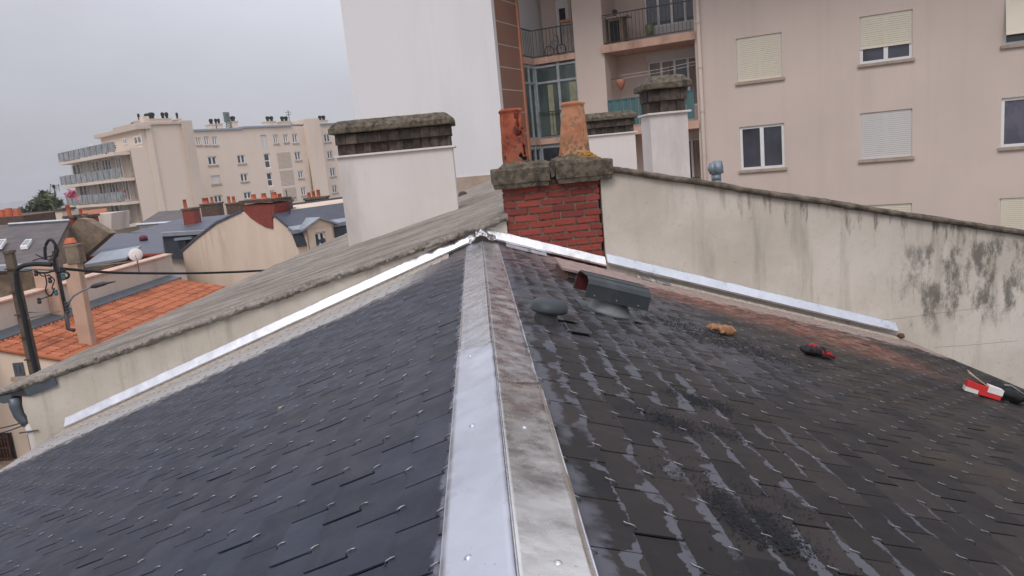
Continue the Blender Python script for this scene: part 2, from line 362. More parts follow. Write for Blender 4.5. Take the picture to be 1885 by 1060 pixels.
def mat_zinc(name, col, rough, dents, dirt=0, dcol=None, ripple=0):
    n = NM(name, rough, 1.0, .5)
    c = n.mix(n.mr(n.noise(3.5, 5, .6), .35, .65), tuple(a*.9 for a in col[:3])+(1,), col)
    if dirt:
        dm = n.mr(n.noise(5.5, 7, .7, n.mapped((1, .55, 1))), .54, .66)
        c = n.mix(n.math('MULTIPLY', dm, dirt), c, dcol)
        sp_ = n.mr(n.noise(60, 3, .7), .68, .74); c = n.mix(n.math('MULTIPLY', sp_, .5), c, lin(70, 68, 66, 1))
    n.color(c)
    n.rough(n.mr(n.noise(9, 5, .65), .3, .7, rough*.75, rough*1.3))
    b = n.bump(n.noise(4, 3, .5), dents, .02)
    if ripple: b = n.bump(n.noise(14, 5, .6, n.mapped((2.2, .8, 1)), dist=1.5), ripple, .01, b)
    n.bump(n.noise(90, 3, .6), .05, .002, b); return n.m
M['zinc_new'] = mat_zinc('bright_zinc', lin(214, 216, 224, 1), .42, .10, .25, lin(150, 152, 158, 1))
M['zinc_mirror'] = mat_zinc('reflective_zinc', lin(228, 225, 220, 1), .27, .2, .06, lin(150, 142, 130, 1), .03)
M['zinc_dent'] = mat_zinc('crumpled_zinc', lin(226, 226, 230, 1), .25, .4, .22, lin(104, 98, 92, 1), .15)
M['zinc_dusty'] = mat_zinc('dusty_crumpled_zinc', lin(230, 228, 228, 1), .3, .45, .3, lin(146, 128, 122, 1), .28)
M['zinc_flash'] = mat_zinc('wall_flashing_zinc', lin(226, 226, 232, 1), .34, .3, .3, lin(160, 158, 158, 1))
M['zinc_side'] = mat_zinc('wall_flashing_side', lin(206, 208, 212, 1), .28, .5, .4, lin(130, 130, 130, 1), .15)
M['foil'] = mat_zinc('crumpled_flashing', lin(232, 230, 230, 1), .35, .5, .3, lin(150, 138, 132, 1), .5)

def mat_roughroof():
    n = NM('rough_grey_roofing', .95, 0, .25)
    a = n.noise(2.2, 6, .7, n.mapped((.5, 1.8, 1)))
    c = n.mix(n.mr(a, .3, .7), lin(130, 120, 110, 1), lin(186, 176, 166, 1))
    sp_ = n.mr(n.noise(55, 5, .75), .3, .5)
    c = n.mix(sp_, tuple(x*.62 for x in c.default_value[:3])+(1,) if False else lin(92, 86, 76, 1), c)
    c = n.mix(n.math('MULTIPLY', n.mr(n.noise(9, 6, .7, n.mapped((.35, 1.6, 1))), .52, .68), .55), c, lin(98, 90, 76, 1))
    c = n.mix(n.math('MULTIPLY', n.mr(n.noise(120, 2), .66, .74), .6), c, lin(190, 184, 176, 1))
    n.color(c); b = n.bump(n.noise(28, 7, .75), 1.0, .022); n.bump(n.noise(9, 6, .75, n.mapped((.5, 2.2, 1))), .9, .04, b); return n.m
M['roughroof'] = mat_roughroof()

def mat_tiles():                                             # roman tile roof, ribs run down the slope
    n = NM('orange_clay_tiles', .85, 0, .3)
    rnd = n.attr()
    c = n.mix(rnd, lin(150, 84, 58, 1), lin(188, 116, 84, 1))
    c = n.mix(n.math('MULTIPLY', n.mr(n.noise(1.1, 6, .7, n.mapped((1.8, .6, 1), (0, 0, .5))), .52, .68), .6), c, lin(98, 56, 44, 1))
    n.color(c); n.bump(n.noise(30, 4), .3, .01); return n.m
M['tiles'] = mat_tiles()

def mat_brick():
    n = NM('red_painted_brick', .8, 0, .35)
    rnd = n.attr()
    c = n.mix(rnd, lin(120, 56, 50, .9), lin(164, 76, 62, .95))
    c = n.mix(n.math('MULTIPLY', n.mr(n.noise(22, 6, .7), .5, .7), .55), c, lin(92, 44, 38, 1))
    c = n.mix(n.math('MULTIPLY', n.mr(rnd, .88, .93), n.mr(n.noise(26, 4), .46, .56)), c, lin(200, 118, 88, 1))
    n.color(c); b = n.bump(n.noise(45, 6, .7), .7, .008); return n.m
M['brick'] = mat_brick()
M['raked_mortar'] = simple('raked_mortar', lin(132, 116, 104, 1), .95, var=.35, scale=30, bump=1, bs=70, bd=.01, dirt=(lin(60, 48, 44, 1), .8))

def mat_pot(name, a, b, spots, lich):
    n = NM(name, .85, 0, .3); X, Y, Z = n.xyz()[:3]
    c = n.mix(n.mr(n.noise(6, 6, .65), .35, .65), a, b)
    c = n.mix(n.mr(n.noise(14, 7, .75, n.mapped((1, 1, .7))), .52, .62), c, spots)
    c = n.mix(n.math('MULTIPLY', n.mr(n.noise(22, 6, .7), .5, .56), n.mr(Z, 7.72, 7.50)), c, lich)
    n.color(c); n.bump(n.noise(30, 6, .7), .7, .01); return n.m
M['pot_a'] = mat_pot('broken_clay_pot', lin(142, 66, 48, .9), lin(182, 100, 72, .9), lin(92, 48, 42, .9), lin(120, 100, 80, 1))
M['pot_b'] = mat_pot('lichened_clay_pot', lin(196, 146, 112, .9), lin(178, 114, 82, .9), lin(150, 112, 88, .9), lin(120, 98, 70, 1))

# ------------------------------------------------------------------ facade tools
class Fr:
    """vertical facade plane: point O, e along it (to the right), n outwards to the viewer"""
    def __init__(s, O, e, n): s.O = np.array(O, float); s.e = np.array(e, float); s.n = np.array(n, float); s.c = s.n@s.O
    def pt(s, a, z, t=0): p = s.O+s.e*a+s.n*t; return (p[0], p[1], z)
    def sz(s, x, y, t=0):
        p = hit(x, y, s.n, s.c+t); return (p-s.O)@s.e, p[2]
    def box(s, mb, a0, a1, z0, z1, t0, t1, c=None):
        return mb.hexa([s.pt(a0, z0, t1), s.pt(a1, z0, t1), s.pt(a1, z0, t0), s.pt(a0, z0, t0), s.pt(a0, z1, t1), s.pt(a1, z1, t1), s.pt(a1, z1, t0), s.pt(a0, z1, t0)], c)
    def rect(s, x0, y0, x1, y1):                             # pixel corners (upper left, lower right) -> s0,s1,z0,z1 ; slanted rows averaged
        a0, _ = s.sz(x0, (y0+y1)/2); a1, _ = s.sz(x1, (y0+y1)/2)
        zt = (s.sz((x0+x1)/2, y0)[1]); zb = (s.sz((x0+x1)/2, y1)[1])
        return [min(a0, a1), max(a0, a1), zb, zt]

def holed_wall(fr, a0, a1, z0, z1, holes, depth=.2, mb=None):
    mb = mb or MB()
    xs = sorted(set([a0, a1]+[h[0] for h in holes]+[h[1] for h in holes])); zs = sorted(set([z0, z1]+[h[2] for h in holes]+[h[3] for h in holes]))
    xs = [x for x in xs if a0 <= x <= a1]; zs = [z for z in zs if z0 <= z <= z1]
    for i in range(len(xs)-1):
        for j in range(len(zs)-1):
            cx, cz = (xs[i]+xs[i+1])/2, (zs[j]+zs[j+1])/2
            if any(h[0] < cx < h[1] and h[2] < cz < h[3] for h in holes): continue
            mb.face([fr.pt(xs[i], zs[j]), fr.pt(xs[i+1], zs[j]), fr.pt(xs[i+1], zs[j+1]), fr.pt(xs[i], zs[j+1])])
    for h in holes:
        p, q, r, t = max(h[0], a0), min(h[1], a1), max(h[2], z0), min(h[3], z1)
        for A, B in (((p, r), (q, r)), ((q, r), (q, t)), ((q, t), (p, t)), ((p, t), (p, r))):
            mb.face([fr.pt(*A), fr.pt(*B), fr.pt(B[0], B[1], -depth), fr.pt(A[0], A[1], -depth)])
    return mb

def window(fr, r, root, frame_mat='pvc', glass='glass', cols=2, t=-.11, fwid=.08, shutter=0, smat='shutter', sill=True, slats=True, transom=0, over=.06, lab=None, sill_h=.08, th=.05):
    a0, a1, z0, z1 = r
    mb = MB()
    fr.box(mb, a0, a1, z0, z0+fwid, t-.03, t+th); fr.box(mb, a0, a1, z1-fwid, z1, t-.03, t+th)
    fr.box(mb, a0, a0+fwid, z0+fwid, z1-fwid, t-.03, t+th); fr.box(mb, a1-fwid, a1, z0+fwid, z1-fwid, t-.03, t+th)
    for k in range(1, cols):
        c = a0+(a1-a0)*k/cols; fr.box(mb, c-fwid*.7, c+fwid*.7, z0+fwid, z1-fwid, t-.03, t+th+.005)
    if transom: fr.box(mb, a0+fwid, a1-fwid, z0+(z1-z0)*transom-fwid/2, z0+(z1-z0)*transom+fwid/2, t-.02, t+th-.004)
    wdw = mb.build('window', M[frame_mat], root, lab)
    g = MB(); fr.box(g, a0+fwid*.5, a1-fwid*.5, z0+fwid*.5, z1-fwid*.5, t-.02, t+.0); g.build('pane', M[glass], wdw)
    if shutter:
        sb = MB(); zb = z1-(z1-z0)*shutter
        n = max(3, int((z1-zb)/.055)) if slats else 1
        for k in range(n):
            q0 = zb+(z1-zb)*k/n; q1 = zb+(z1-zb)*(k+1)/n
            fr.box(sb, a0+.03, a1-.03, q0, q1-(.006 if slats else 0), t+th+.01, t+th+.022+(.004 if k % 2 else 0))
        fr.box(sb, a0+.025, a1-.025, zb-.035, zb-.002, t+th+.008, t+th+.04)
        sb.build('shutter', M[smat], wdw)
    if sill:
        s_ = MB(); fr.box(s_, a0-over, a1+over, z0-sill_h, z0, t, .08); s_.build('sill', M['sill'], wdw)
    return wdw

def railing(fr, a0, a1, z0, z1, t, root, mat='metal_dark', step=.12, r=.012, name='railing', side=None):
    mb = MB(); fr.box(mb, a0, a1, z1-.03, z1, t-.02, t+.02); fr.box(mb, a0, a1, z0, z0+.025, t-.015, t+.015)
    k = a0
    while k < a1: fr.box(mb, k-r/2, k+r/2, z0+.025, z1-.03, t-r/2, t+r/2); k += step
    if side is not None:
        for aa in side:
            tt = t
            while tt > .05: fr.box(mb, aa-r/2, aa+r/2, z0+.02, z1-.03, tt-r/2, tt+r/2); tt -= step
            fr.box(mb, aa-.015, aa+.015, z1-.03, z1, .02, t)
    return mb.build(name, M[mat], root)

# ================================================================== OUR SLATE ROOF
TH = R_(19); CT, ST = math.cos(TH), math.sin(TH); ZR = 6.7; YW = 7.3
def rp(side, a, y, h=0):                                     # a: metres down the slope, h: above it
    return V(side*(a*CT+h*ST), y, ZR-a*ST+h*CT)
def rhit(x, y):                                              # pixel -> (a, y) on the right slope
    p = hit(x, y, (ST, 0, CT), ZR*CT); return p[0]/CT, p[1]
house = thing('slate_roof_house', 'slate roofed house in the foreground with shiny zinc ridge flashing running towards the brick chimney', 'house', (0, 3, 0))
AE = {-1: 4.5/CT, 1: 4.32/CT}
Y0 = -1.6
b = MB()
b.prism([(-4.35, Y0+.1, 0), (4.2, Y0+.1, 0), (4.2, Y0+.1, 5.12), (0, Y0+.1, 6.6), (-4.35, Y0+.1, 5.02)], (0, YW-Y0-.15, 0)).build('wall', M['cream_wall'], house)
g = MB()
for sd_ in (-1, 1):
    q = []
    for h in (-.06, -.012):
        q += [rp(sd_, 0, Y0, h), rp(sd_, AE[sd_], Y0, h), rp(sd_, AE[sd_], YW-.01, h), rp(sd_, 0, YW-.01, h)]
    g.hexa(q)
g.build('underlay', M['underlay'], house)
EXP = .1205/CT; SW = .25; rng = random.Random(3)
hooks = []
for sd_ in (-1, 1):
    mb = MB(); nk = int(AE[sd_]/EXP)+1
    for k in range(1, nk+1):
        at_ = .0455+EXP*k if k < nk else AE[sd_]
        y = Y0-.2+(k % 2)*SW/2+rng.uniform(-.012, .012)
        if sd_ == 1: y += .01
        while y < YW-.02:
            wdt = SW+rng.uniform(-.004, .004); r = rng.random()
            gap = .0028 if r < .28 else (.0065 if r < .6 else rng.uniform(.009, .016))
            y0 = max(y+gap/2, Y0); y1 = min(y+wdt-gap/2, YW-.015)
            if y1-y0 > .03:
                a1 = at_+(rng.uniform(-.003, .003) if rng.random() > .04 else rng.uniform(.004, .010)); a0 = a1-EXP-.035; tw = rng.uniform(-.0012, .0012); ht = .0085+rng.uniform(-.001, .0016); th = .0045
                if a0 < .02: a0 = .02
                c = rng.random()
                mb.hexa([rp(sd_, a0, y0, -.004), rp(sd_, a1, y0, ht-th-tw), rp(sd_, a1, y1, ht-th+tw), rp(sd_, a0, y1, -.004),
                         rp(sd_, a0, y0, .000), rp(sd_, a1, y0, ht-tw), rp(sd_, a1, y1, ht+tw), rp(sd_, a0, y1, .000)], c)
                if a1 < AE[sd_]-.02 and y+wdt/2 < YW-.1 and y+wdt/2 > Y0 and a1 > .13:
                    hooks.append((sd_, a1, y+wdt/2+rng.uniform(-.004, .004), rng.uniform(-.35, .35)))
            y += wdt
    mb.build('roof_slope', M['slate'], house, 'left blue grey slate slope' if sd_ < 0 else 'right brown black slate slope with pale films and red dust')
def hook_mesh(mb, sd_, a, y, tw):
    h0 = .0085
    k = .008*tw
    if sd_ < 0: pts = [(a+.014, y, .003), (a+.006, y, h0+.003), (a-.007, y+k, h0+.0045), (a-.017, y+2*k, h0+.0025)]
    else: pts = [(a+.016, y, .003), (a+.006, y-.001, h0+.003), (a-.003, y+.001, h0+.004), (a-.012, y+.004+k, h0+.003), (a-.020, y+.004+k*2, h0+.0055)]
    mb.tube([rp(sd_, *p) for p in pts], .0018 if sd_ > 0 else .0024, 5)
def camdist(hk): return np.linalg.norm(rp(hk[0], hk[1], hk[2])-CAM)
def onscreen(hk):
    d = rp(hk[0], hk[1], hk[2])-CAM; z = d@fw
    return z > .1 and abs(d@rt/z) < W0/2/F and abs(d@up/z) < H0/2/F
hooks.sort(key=lambda hk: (not onscreen(hk), camdist(hk)))
for hk in hooks[:100]:
    mb = MB(); hook_mesh(mb, *hk); mb.build('slate_hook', M['hooksteel'], house, smooth=True)
mb = MB()
for hk in hooks[100:]: hook_mesh(mb, *hk)
o = mb.build('slate_hook', M['hooksteel'], house, smooth=True); o['kind'] = 'stuff'

# ridge flashing: two folded zinc wings per side, overlapping
def wing(side, y0, y1, aw, h, name, mat, amp, fr_, slant=0, seed=0, lab=None):
    L_ = y1-y0; nu = int(L_/.03); nv = 10
    def f(u, v):
        yy = y0+(L_+slant*(v-.5))*u if slant else y0+L_*u
        a = aw*v
        wv = nz(yy*fr_+seed, a*fr_*1.3+side*5, seed)+.5*nz(yy*fr_*2.7, a*fr_*3+seed, 3)
        edge = min(v, 1)
        hh = h+.003*(side < 0)+amp*wv*(.1+edge)*min(1, v*4+.15)+(.011*v*v if mat == 'zinc_mirror' else 0)
        return rp(side, a*(1+hh*.36/aw)-(hh+.006)*math.tan(TH), yy, hh+.006)
    o = MB().grid(f, nu, nv).build(name, M[mat], house, lab, smooth=True, solid=.0016)
    return o
rf = [wing(-1, Y0, 3.12, .158, .012, 'ridge_flashing', 'zinc_new', .0012, 1.6, .14, 1, 'smooth bright lower sheet on the left of the ridge'),
      wing(-1, 3.02, YW-.1, .156, .008, 'ridge_flashing', 'zinc_dent', .0022, 4.5, 0, 2, 'dented upper sheet on the left of the ridge'),
      wing(1, Y0, 2.55, .162, .012, 'ridge_flashing', 'zinc_mirror', .0013, 3.2, .06, 5, 'mirror bright lower sheet on the right of the ridge'),
      wing(1, 2.42, YW-.1, .160, .008, 'ridge_flashing', 'zinc_dusty', .0034, 5.5, 0, 9, 'crumpled reddish dusty upper sheet on the right of the ridge')]
for i, (sd_, aw, y0, y1) in enumerate(((-1, .158, Y0, 3.1), (1, .162, Y0, 2.5), (-1, .156, 3.1, YW-.1), (1, .16, 2.5, YW-.1))):
    mb = MB(); mb.tube([rp(sd_, aw-(.002 if i == 1 else 0), y0+(y1-y0)*k/40, .0175-(.004 if i > 1 else 0)+(.010 if i == 1 else 0)+.001*nz(k*.7, i)) for k in range(41)], .0028, 6)
    mb.build('hem', M['zinc_flash'], rf[(0, 2, 1, 3)[i]], smooth=True)
mb = MB()                                                    # thin folded lap along the crest
mb.tube([(0.0045, Y0+(YW-.1-Y0)*k/60, ZR+.0185+.0008*nz(k*.6)) for k in range(61)], .0030, 6)
mb.build('ridge_fold', M['zinc_side'], house, smooth=True)
for (px, py, sd_) in ((867, 1026, -1), (1022, 1037, 1), (873, 783, -1), (962, 787, 1), (868, 655, -1)):
    p = hit(px, py, (sd_*ST, 0, CT), (ZR+.02)*CT); a = abs(p[0])/CT
    mb = MB(); mb.lathe([(.0085, -.002), (.0085, .001), (.006, .004), (.0, .0055)], rp(sd_, a, p[1], .0205), 14, axis=(sd_*ST, 0, CT))
    mb.tube([rp(sd_, a, p[1], .0215)+V(.0095*math.cos(t)*CT, .0095*math.sin(t), -sd_*.0095*math.cos(t)*ST) for t in np.linspace(0, 2*math.pi, 15)], .0012, 5)
    mb.build('rivet_cap', M['zinc_side'], house, smooth=True)
mb = MB()                                                    # knot of zinc at the top of the ridge
def knot(u, v):
    x = -.13+.27*u; y = YW-.18+.17*v
    z = ZR-abs(x)*math.tan(TH)+.045+.05*v+.02*nz(x*22, y*20, 1)+.012*nz(x*50, y*50, 2)+.025*(abs(x) < .06)
    return (x, y, z)
mb.grid(knot, 22, 14).build('ridge_end_cap', M['foil'], house, smooth=False, solid=.002)

# zinc flashings that climb the wall
def flash(side, a0, a1, yw, name, mat, top=.122, bot=.046, outx=.055, lift=0, amp=.002, seed=0, lab=None, fr_=5):
    nu = int((a1-a0)/.03); prof = [(0.0, top+.004), (-.004, top), (-outx, bot), (-outx+.002, bot-.018)]
    def f(u, v):
        a = a0+(a1-a0)*u; i = v*(len(prof)-1); k = min(int(i), len(prof)-2); q = i-k
        dy = prof[k][0]*(1-q)+prof[k+1][0]*q; dh = prof[k][1]*(1-q)+prof[k+1][1]*q
        wv = nz(a*fr_+seed, v*3, seed)+.25*nz(a*fr_*3, v*5+seed, 1)
        return V(side*(a*CT), yw+dy-.001+amp*wv*.6, ZR-a*ST+lift+dh+amp*wv)
    return MB().grid(f, nu, 12 if amp > .004 else 3).build(name, M[mat], house, lab, smooth=False, solid=.0016)
segs = [(.08, .95), (.93, 1.9), (1.88, 2.85), (2.83, 3.8), (3.78, 4.62)]
for i, (a0, a1) in enumerate(segs):
    flash(-1, a0, a1, YW-.0015*(i % 2), 'wall_flashing', 'zinc_flash', lift=.0006*(i % 2), amp=.0025, seed=3)
flash(1, .06, 1.22/CT, YW-.002, 'wall_flashing', 'foil', top=.125, bot=.055, outx=.05, amp=.005, seed=21, lab='crumpled flashing at the foot of the brick chimney', fr_=8)
for i, (a0, a1) in enumerate(((1.235/CT, 2.35), (2.33, 3.4), (3.38, 4.47))):
    flash(1, a0, a1, YW-.001-.002*(i % 2), 'wall_flashing', 'zinc_side', top=.165, bot=.085, outx=.060, amp=.0022, seed=40)
# dark void and stepped soakers under the right flashing
for (px0, py0, px1, py1) in ((932, 458, 985, 478), (972, 466, 1016, 486), (1150, 492, 1180, 506), (1178, 500, 1222, 519)):
    a0, y0 = rhit(px0, py0); a1, y1 = rhit(px1, py1); y0 = min(y0, YW-.06)
    mb = MB(); q = [rp(1, a0, YW-.2, .012), rp(1, a1, YW-.2, .012), rp(1, a1, YW-.02, .03), rp(1, a0, YW-.02, .03)]
    q += [p+V(0, 0, .003) for p in q]; mb.hexa(q).build('soaker', M['zinc_flash'], house)
mb = MB()                                                    # ragged mortar bed along the left wall foot
def bed(side, a0, a1, w_):
    def f(u, v):
        a = a0+(a1-a0)*u; yy = YW-.035-w_*v*(1+.35*nz(a*4, 2)+.3*nz(a*17, 1)); h = .014+.008*(1-v)+.006*nz(a*30, v*6)-.012*(v > .95)
        return rp(side, a, yy, h)
    return f
mb.grid(bed(-1, .35, 4.65, .22), 240, 5).build('mortar_bed', M['mortar'], house)
mb = MB(); mb.grid(bed(1, 1.6, 4.45, .08), 160, 5).build('mortar_bed', M['mortar'], house)
# end lump of the right flashing
mb = MB(); mb.lathe([(.0, 0), (.03, .0), (.04, .02), (.03, .04), (0, .05)], rp(1, 4.5, YW-.05, .02), 9, dr=lambda i, t: 1+.3*nz(i*3, t*2)).build('flashing_end', M['rust'], house)

# roof box vent with rounded hood, open red end
D1 = V(CT, 0, -ST); N1 = V(ST, 0, CT); Yv = V(0, 1, 0)
vent = house
pa, py_ = rhit(1140, 582)
VB = rp(1, .825, 4.63, 0)                                   # base centre on the slope
tl = R_(20); Dv = V(math.cos(tl), .13, -math.sin(tl)); Dv /= np.linalg.norm(Dv); Nv = np.cross(Dv, V(0, 1, 0)); Nv = V(math.sin(tl), 0, math.cos(tl)); Cv = np.cross(Nv, Dv)
def hoodpt(s, c, h): return VB+V(-.03, .0, .02)+Dv*s+Cv*c+Nv*h
prof = [(-.14, .085), (-.14, .170), (-.12, .195), (-.08, .212), (.08, .212), (.12, .195), (.14, .170), (.14, .085)]
mb = MB(); s0_, s1_ = -.205, .215
for i in range(len(prof)-1):
    (c0, h0), (c1, h1) = prof[i], prof[i+1]
    mb.face([hoodpt(s0_, c0, h0), hoodpt(s1_, c0, h0), hoodpt(s1_, c1, h1), hoodpt(s0_, c1, h1)])
mb.face([hoodpt(s1_, c, h) for c, h in prof])
hood = mb.build('box_vent', M['grey_plastic'], house, 'long grey vent hood with rounded shoulders and a dark red open end', solid=.006)
mb = MB()
inn = [(c*.93, .085+(h-.085)*.95) for c, h in prof]
for i in range(len(inn)-1):
    (c0, h0), (c1, h1) = inn[i], inn[i+1]
    mb.face([hoodpt(s0_+.002, c0, h0), hoodpt(-.1, c0, h0), hoodpt(-.1, c1, h1), hoodpt(s0_+.002, c1, h1)])
mb.face([hoodpt(-.1, c, h) for c, h in inn]); mb.build('inner_lining', M['red_dark'], hood, solid=.003)
for sx_ in (s0_, s1_):
    mb = MB(); mb.tube([hoodpt(sx_, c, h) for c, h in prof], .0055, 6); mb.build('rim', M['grey_plastic'], hood)
for c_ in (-.08, .08):
    mb = MB(); mb.tube([hoodpt(s0_, c_, .2165), hoodpt(s1_, c_, .2165)], .0022, 5); mb.build('seam', M['metal_dark'], hood)
for sx_ in (-.15, .0, .15):
    mb = MB(); mb.lathe([(.006, 0), (.005, .004), (0, .005)], hoodpt(sx_, -.144, .105), 8, axis=(0, -1, 0)); mb.build('screw', M['steel'], hood)
mb = MB()
def skirt(u, v):
    t = 2*math.pi*u; r = .105+.03*(1-v)**2
    p = VB+Dv*(r*1.15*math.cos(t))+Cv*(r*math.sin(t)); base = p[2]
    zs = ZR-p[0]*math.tan(TH)+.006
    q = V(p[0], p[1], zs*(1-v)+(VB[2]+.115-(p[0]-VB[0])*math.tan(tl))*v)
    return q
mb.grid(skirt, 32, 6).build('vent_collar', M['steel'], hood, smooth=True, solid=.003)
mb = MB(); aa = pa
q = [rp(1, .62, 4.50, .0105), rp(1, 1.02, 4.50, .0105), rp(1, 1.02, 4.86, .0105), rp(1, .62, 4.86, .0105)]
q += [p+N1*.003 for p in q]; mb.hexa(q).build('base_flange', M['greyblue'], hood)

# mushroom vent
ma, my = rhit(1012, 592)
ma, my = .315, 3.80; MBs = rp(1, ma, my, 0)
mb = MB(); mb.lathe([(.066, -.03), (.062, .05), (.05, .09)], MBs, 20)
col_ = mb.build('mushroom_vent', M['metal_dark'], house, 'low round grey mushroom vent', smooth=True)
mb = MB(); mb.lathe([(.05, .082), (.088, .074), (.100, .080), (.102, .092), (.096, .114), (.078, .134), (.047, .146), (0, .150)], MBs, 28, axis=(.22, 0, 1)).build('vent_cap', M['grey_plastic'], col_, smooth=True)
mb = MB(); mb.lathe([(.14, -.01), (.10, .006), (.06, .016)], MBs, 20, axis=(ST, 0, CT)).build('vent_flange', M['metal_dark'], col_, smooth=True)
for (y_, a_, w_) in ((-.10, .12, .3), (.14, .08, .28)):      # lifted slates beside it
    q = [rp(1, ma+a_-.02, my+y_, .014), rp(1, ma+a_+.11, my+y_, .022), rp(1, ma+a_+.11, my+y_+.2, .016), rp(1, ma+a_-.02, my+y_+.2, .012)]
    MB().hexa(q+[p+N1*.005 for p in q], .3).build('loose_slate', M['slate'], house)

# low roof hatch box behind the vent
a0, y0 = rhit(1030, 508); a1, y1 = rhit(1240, 556)
a0 = .64; a1 = 1.22; y0 = 5.70; y1 = 6.28; hh = .085
mb = MB(); q = [rp(1, a, y, .0) for a, y in ((a0, y0), (a1, y0), (a1, y1), (a0, y1))]+[rp(1, a, y, hh) for a, y in ((a0, y0), (a1, y0), (a1, y1), (a0, y1))]
hb = mb.hexa(q).build('roof_hatch', M['rust'], house, 'low dusty roof hatch box with pinkish lid behind the grey vent')
mb = MB(); A0, A1, B0, B1 = a0-.03, a1+.03, y0-.03, y1+.03
q = [rp(1, a, y, hh+.002) for a, y in ((A0, B0), (A1, B0), (A1, B1), (A0, B1))]; q += [p+N1*.018 for p in q]
mb.hexa(q).build('hatch_lid', M['pink_wood'], hb)
mb = MB()                                                    # framed dark opening on the camera side
q = [rp(1, a, y, h) for a, y, h in ((a0+.03, y0-.004, .015), (a1-.05, y0-.004, .015), (a1-.05, y0-.004, hh-.008), (a0+.03, y0-.004, hh-.008))]
mb.prism(q, (0, -.004, 0)).build('hatch_opening', M['dark'], hb)
mb = MB()
mb.tube([rp(1, a0+.03, y0-.012, .042), rp(1, a1-.05, y0-.012, .042)], .005, 4); mb.build('opening_bar', M['rust'], hb)

# ------------------------------------------------------------------ brick chimney
ch = thing('brick_chimney', 'red brick chimney stack with cracked concrete cap between the two cream walls', 'chimney', (.76, YW+.3, 6.2))
cx0, cx1, cy0, cy1 = .265, 1.215, YW+.012, YW+.52
MB().box((cx0+.014, cy0+.015, 5.2), (cx1-.018, cy1-.018, 7.24)).build('mortar_core', M['raked_mortar'], ch)
bk = MB(); rg = random.Random(11); zr = 6.20; row = 0
def brick(lo, hi, c):
    j = lambda: rg.uniform(-.0028, .0028)
    (x0, y0, z0), (x1, y1, z1) = lo, hi; t = rg.uniform(-.003, .003)
    bk.hexa([(x0+j(), y0+j(), z0+j()-t), (x1+j(), y0+j(), z0+j()+t), (x1+j(), y1, z0+j()), (x0+j(), y1, z0+j()), (x0+j(), y0+j(), z1+j()-t), (x1+j(), y0+j(), z1+j()+t), (x1+j(), y1, z1+j()), (x0+j(), y1, z1+j())], c)
while zr < 7.18:
    x = cx0-(row % 2)*.11-(.04 if row % 3 == 0 else 0)
    while x < cx1-.02:
        x0 = max(x, cx0); x1 = min(x+.218, cx1)
        if x1-x0 > .03:
            brick((x0, cy0+rg.uniform(-.004, .004), zr), (x1, cy0+.1, zr+.055), rg.random() *.86 if rg.random() > .07 else .93)
            brick((x0, cy1-.1, zr), (x1, cy1, zr+.055), rg.random())
        x += .235
    y = cy0+.11-(row % 2)*.1
    while y < cy1-.1:
        for (xa, xb) in ((cx0, cx0+.1), (cx1-.1, cx1)):
            ya = max(y, cy0+.105); yb = min(y+.218, cy1-.105)
            if yb-ya > .03: brick((xa, ya, zr), (xb, yb, zr+.055), rg.random())
        y += .235
    zr += .0715; row += 1
bk.build('bricks', M['brick'], ch, bevel=.004)
def slab(x0, x1, y0, y1, z0, z1, seed, fl=.05):
    mb = MB()
    def ringpt(x, y, z, k): return (x+.005*nz(x*9, y*9, z*9+seed), y+.005*nz(x*8+3, y*9, z*9+seed), z+.005*nz(x*6, y*5+5, seed))
    rings = [(z0-.05, -fl-.02), (z0-.048, -.015), (z0-.012, -.010), (z0, 0), (z0+.006, .002), (z1-.010, .002), (z1, -.008)]
    N_ = 14; R = []
    for (z, o_) in rings:
        pts = []
        X0, X1, YY0, YY1 = x0-o_, x1+o_, y0-o_, y1+o_
        for k in range(N_): pts.append((X0+(X1-X0)*k/N_, YY0))
        for k in range(N_//2): pts.append((X1, YY0+(YY1-YY0)*k/(N_//2)))
        for k in range(N_): pts.append((X1-(X1-X0)*k/N_, YY1))
        for k in range(N_//2): pts.append((X0, YY1-(YY1-YY0)*k/(N_//2)))
        R.append([ringpt(a, c, z, 0) for a, c in pts])
    n = len(R[0]); b0 = len(mb.v)
    for r in R: mb.v += r
    for i in range(len(R)-1):
        for k in range(n): mb.f.append((b0+i*n+k, b0+i*n+(k+1) % n, b0+(i+1)*n+(k+1) % n, b0+(i+1)*n+k)); mb.c.append(.5)
    mb.f.append(tuple(range(b0+(len(R)-1)*n, b0+len(R)*n))); mb.c.append(.5); mb.f.append(tuple(range(b0, b0+n))); mb.c.append(.5)
    return mb
slab(.165, .722, YW-.09, cy1+.09, 7.23, 7.372, 1).build('cap_slab', M['moss_conc'], ch, 'left cap slab, slightly lower')
slab(.788, 1.345, YW-.09, cy1+.09, 7.232, 7.385, 6).build('cap_slab', M['moss_conc'], ch, 'right cap slab with yellow lichen')
mb = MB()                                                    # lumpy mortar flaunching
def fl_(u, v):
    x = .20+1.11*u; y = YW-.07+.62*v
    e_ = min(u, 1-u, v, 1-v); s = min(1, e_/.16)
    z = 7.345+.085*s*(2-s)*.8+.02*nz(x*14, y*14)+.014*nz(x*34, y*34, 2)
    z += .10*math.exp(-((x-1.03)**2+(y-YW-.2)**2)/.03)+.05*math.exp(-((x-.43)**2+(y-YW-.2)**2)/.02)
    if abs(x-.755) < .03: z -= .09
    return (x, y, z)
mb.grid(fl_, 70, 36).build('flaunching', M['moss_conc'], ch)
def lm(name, c):
    return simple(name, c, .95, var=.3, scale=30, bump=1, bs=80, bd=.01)
M['lichen'] = lm('yellow_lichen', lin(168, 122, 48, 1))
mb = MB(); rl = random.Random(5)
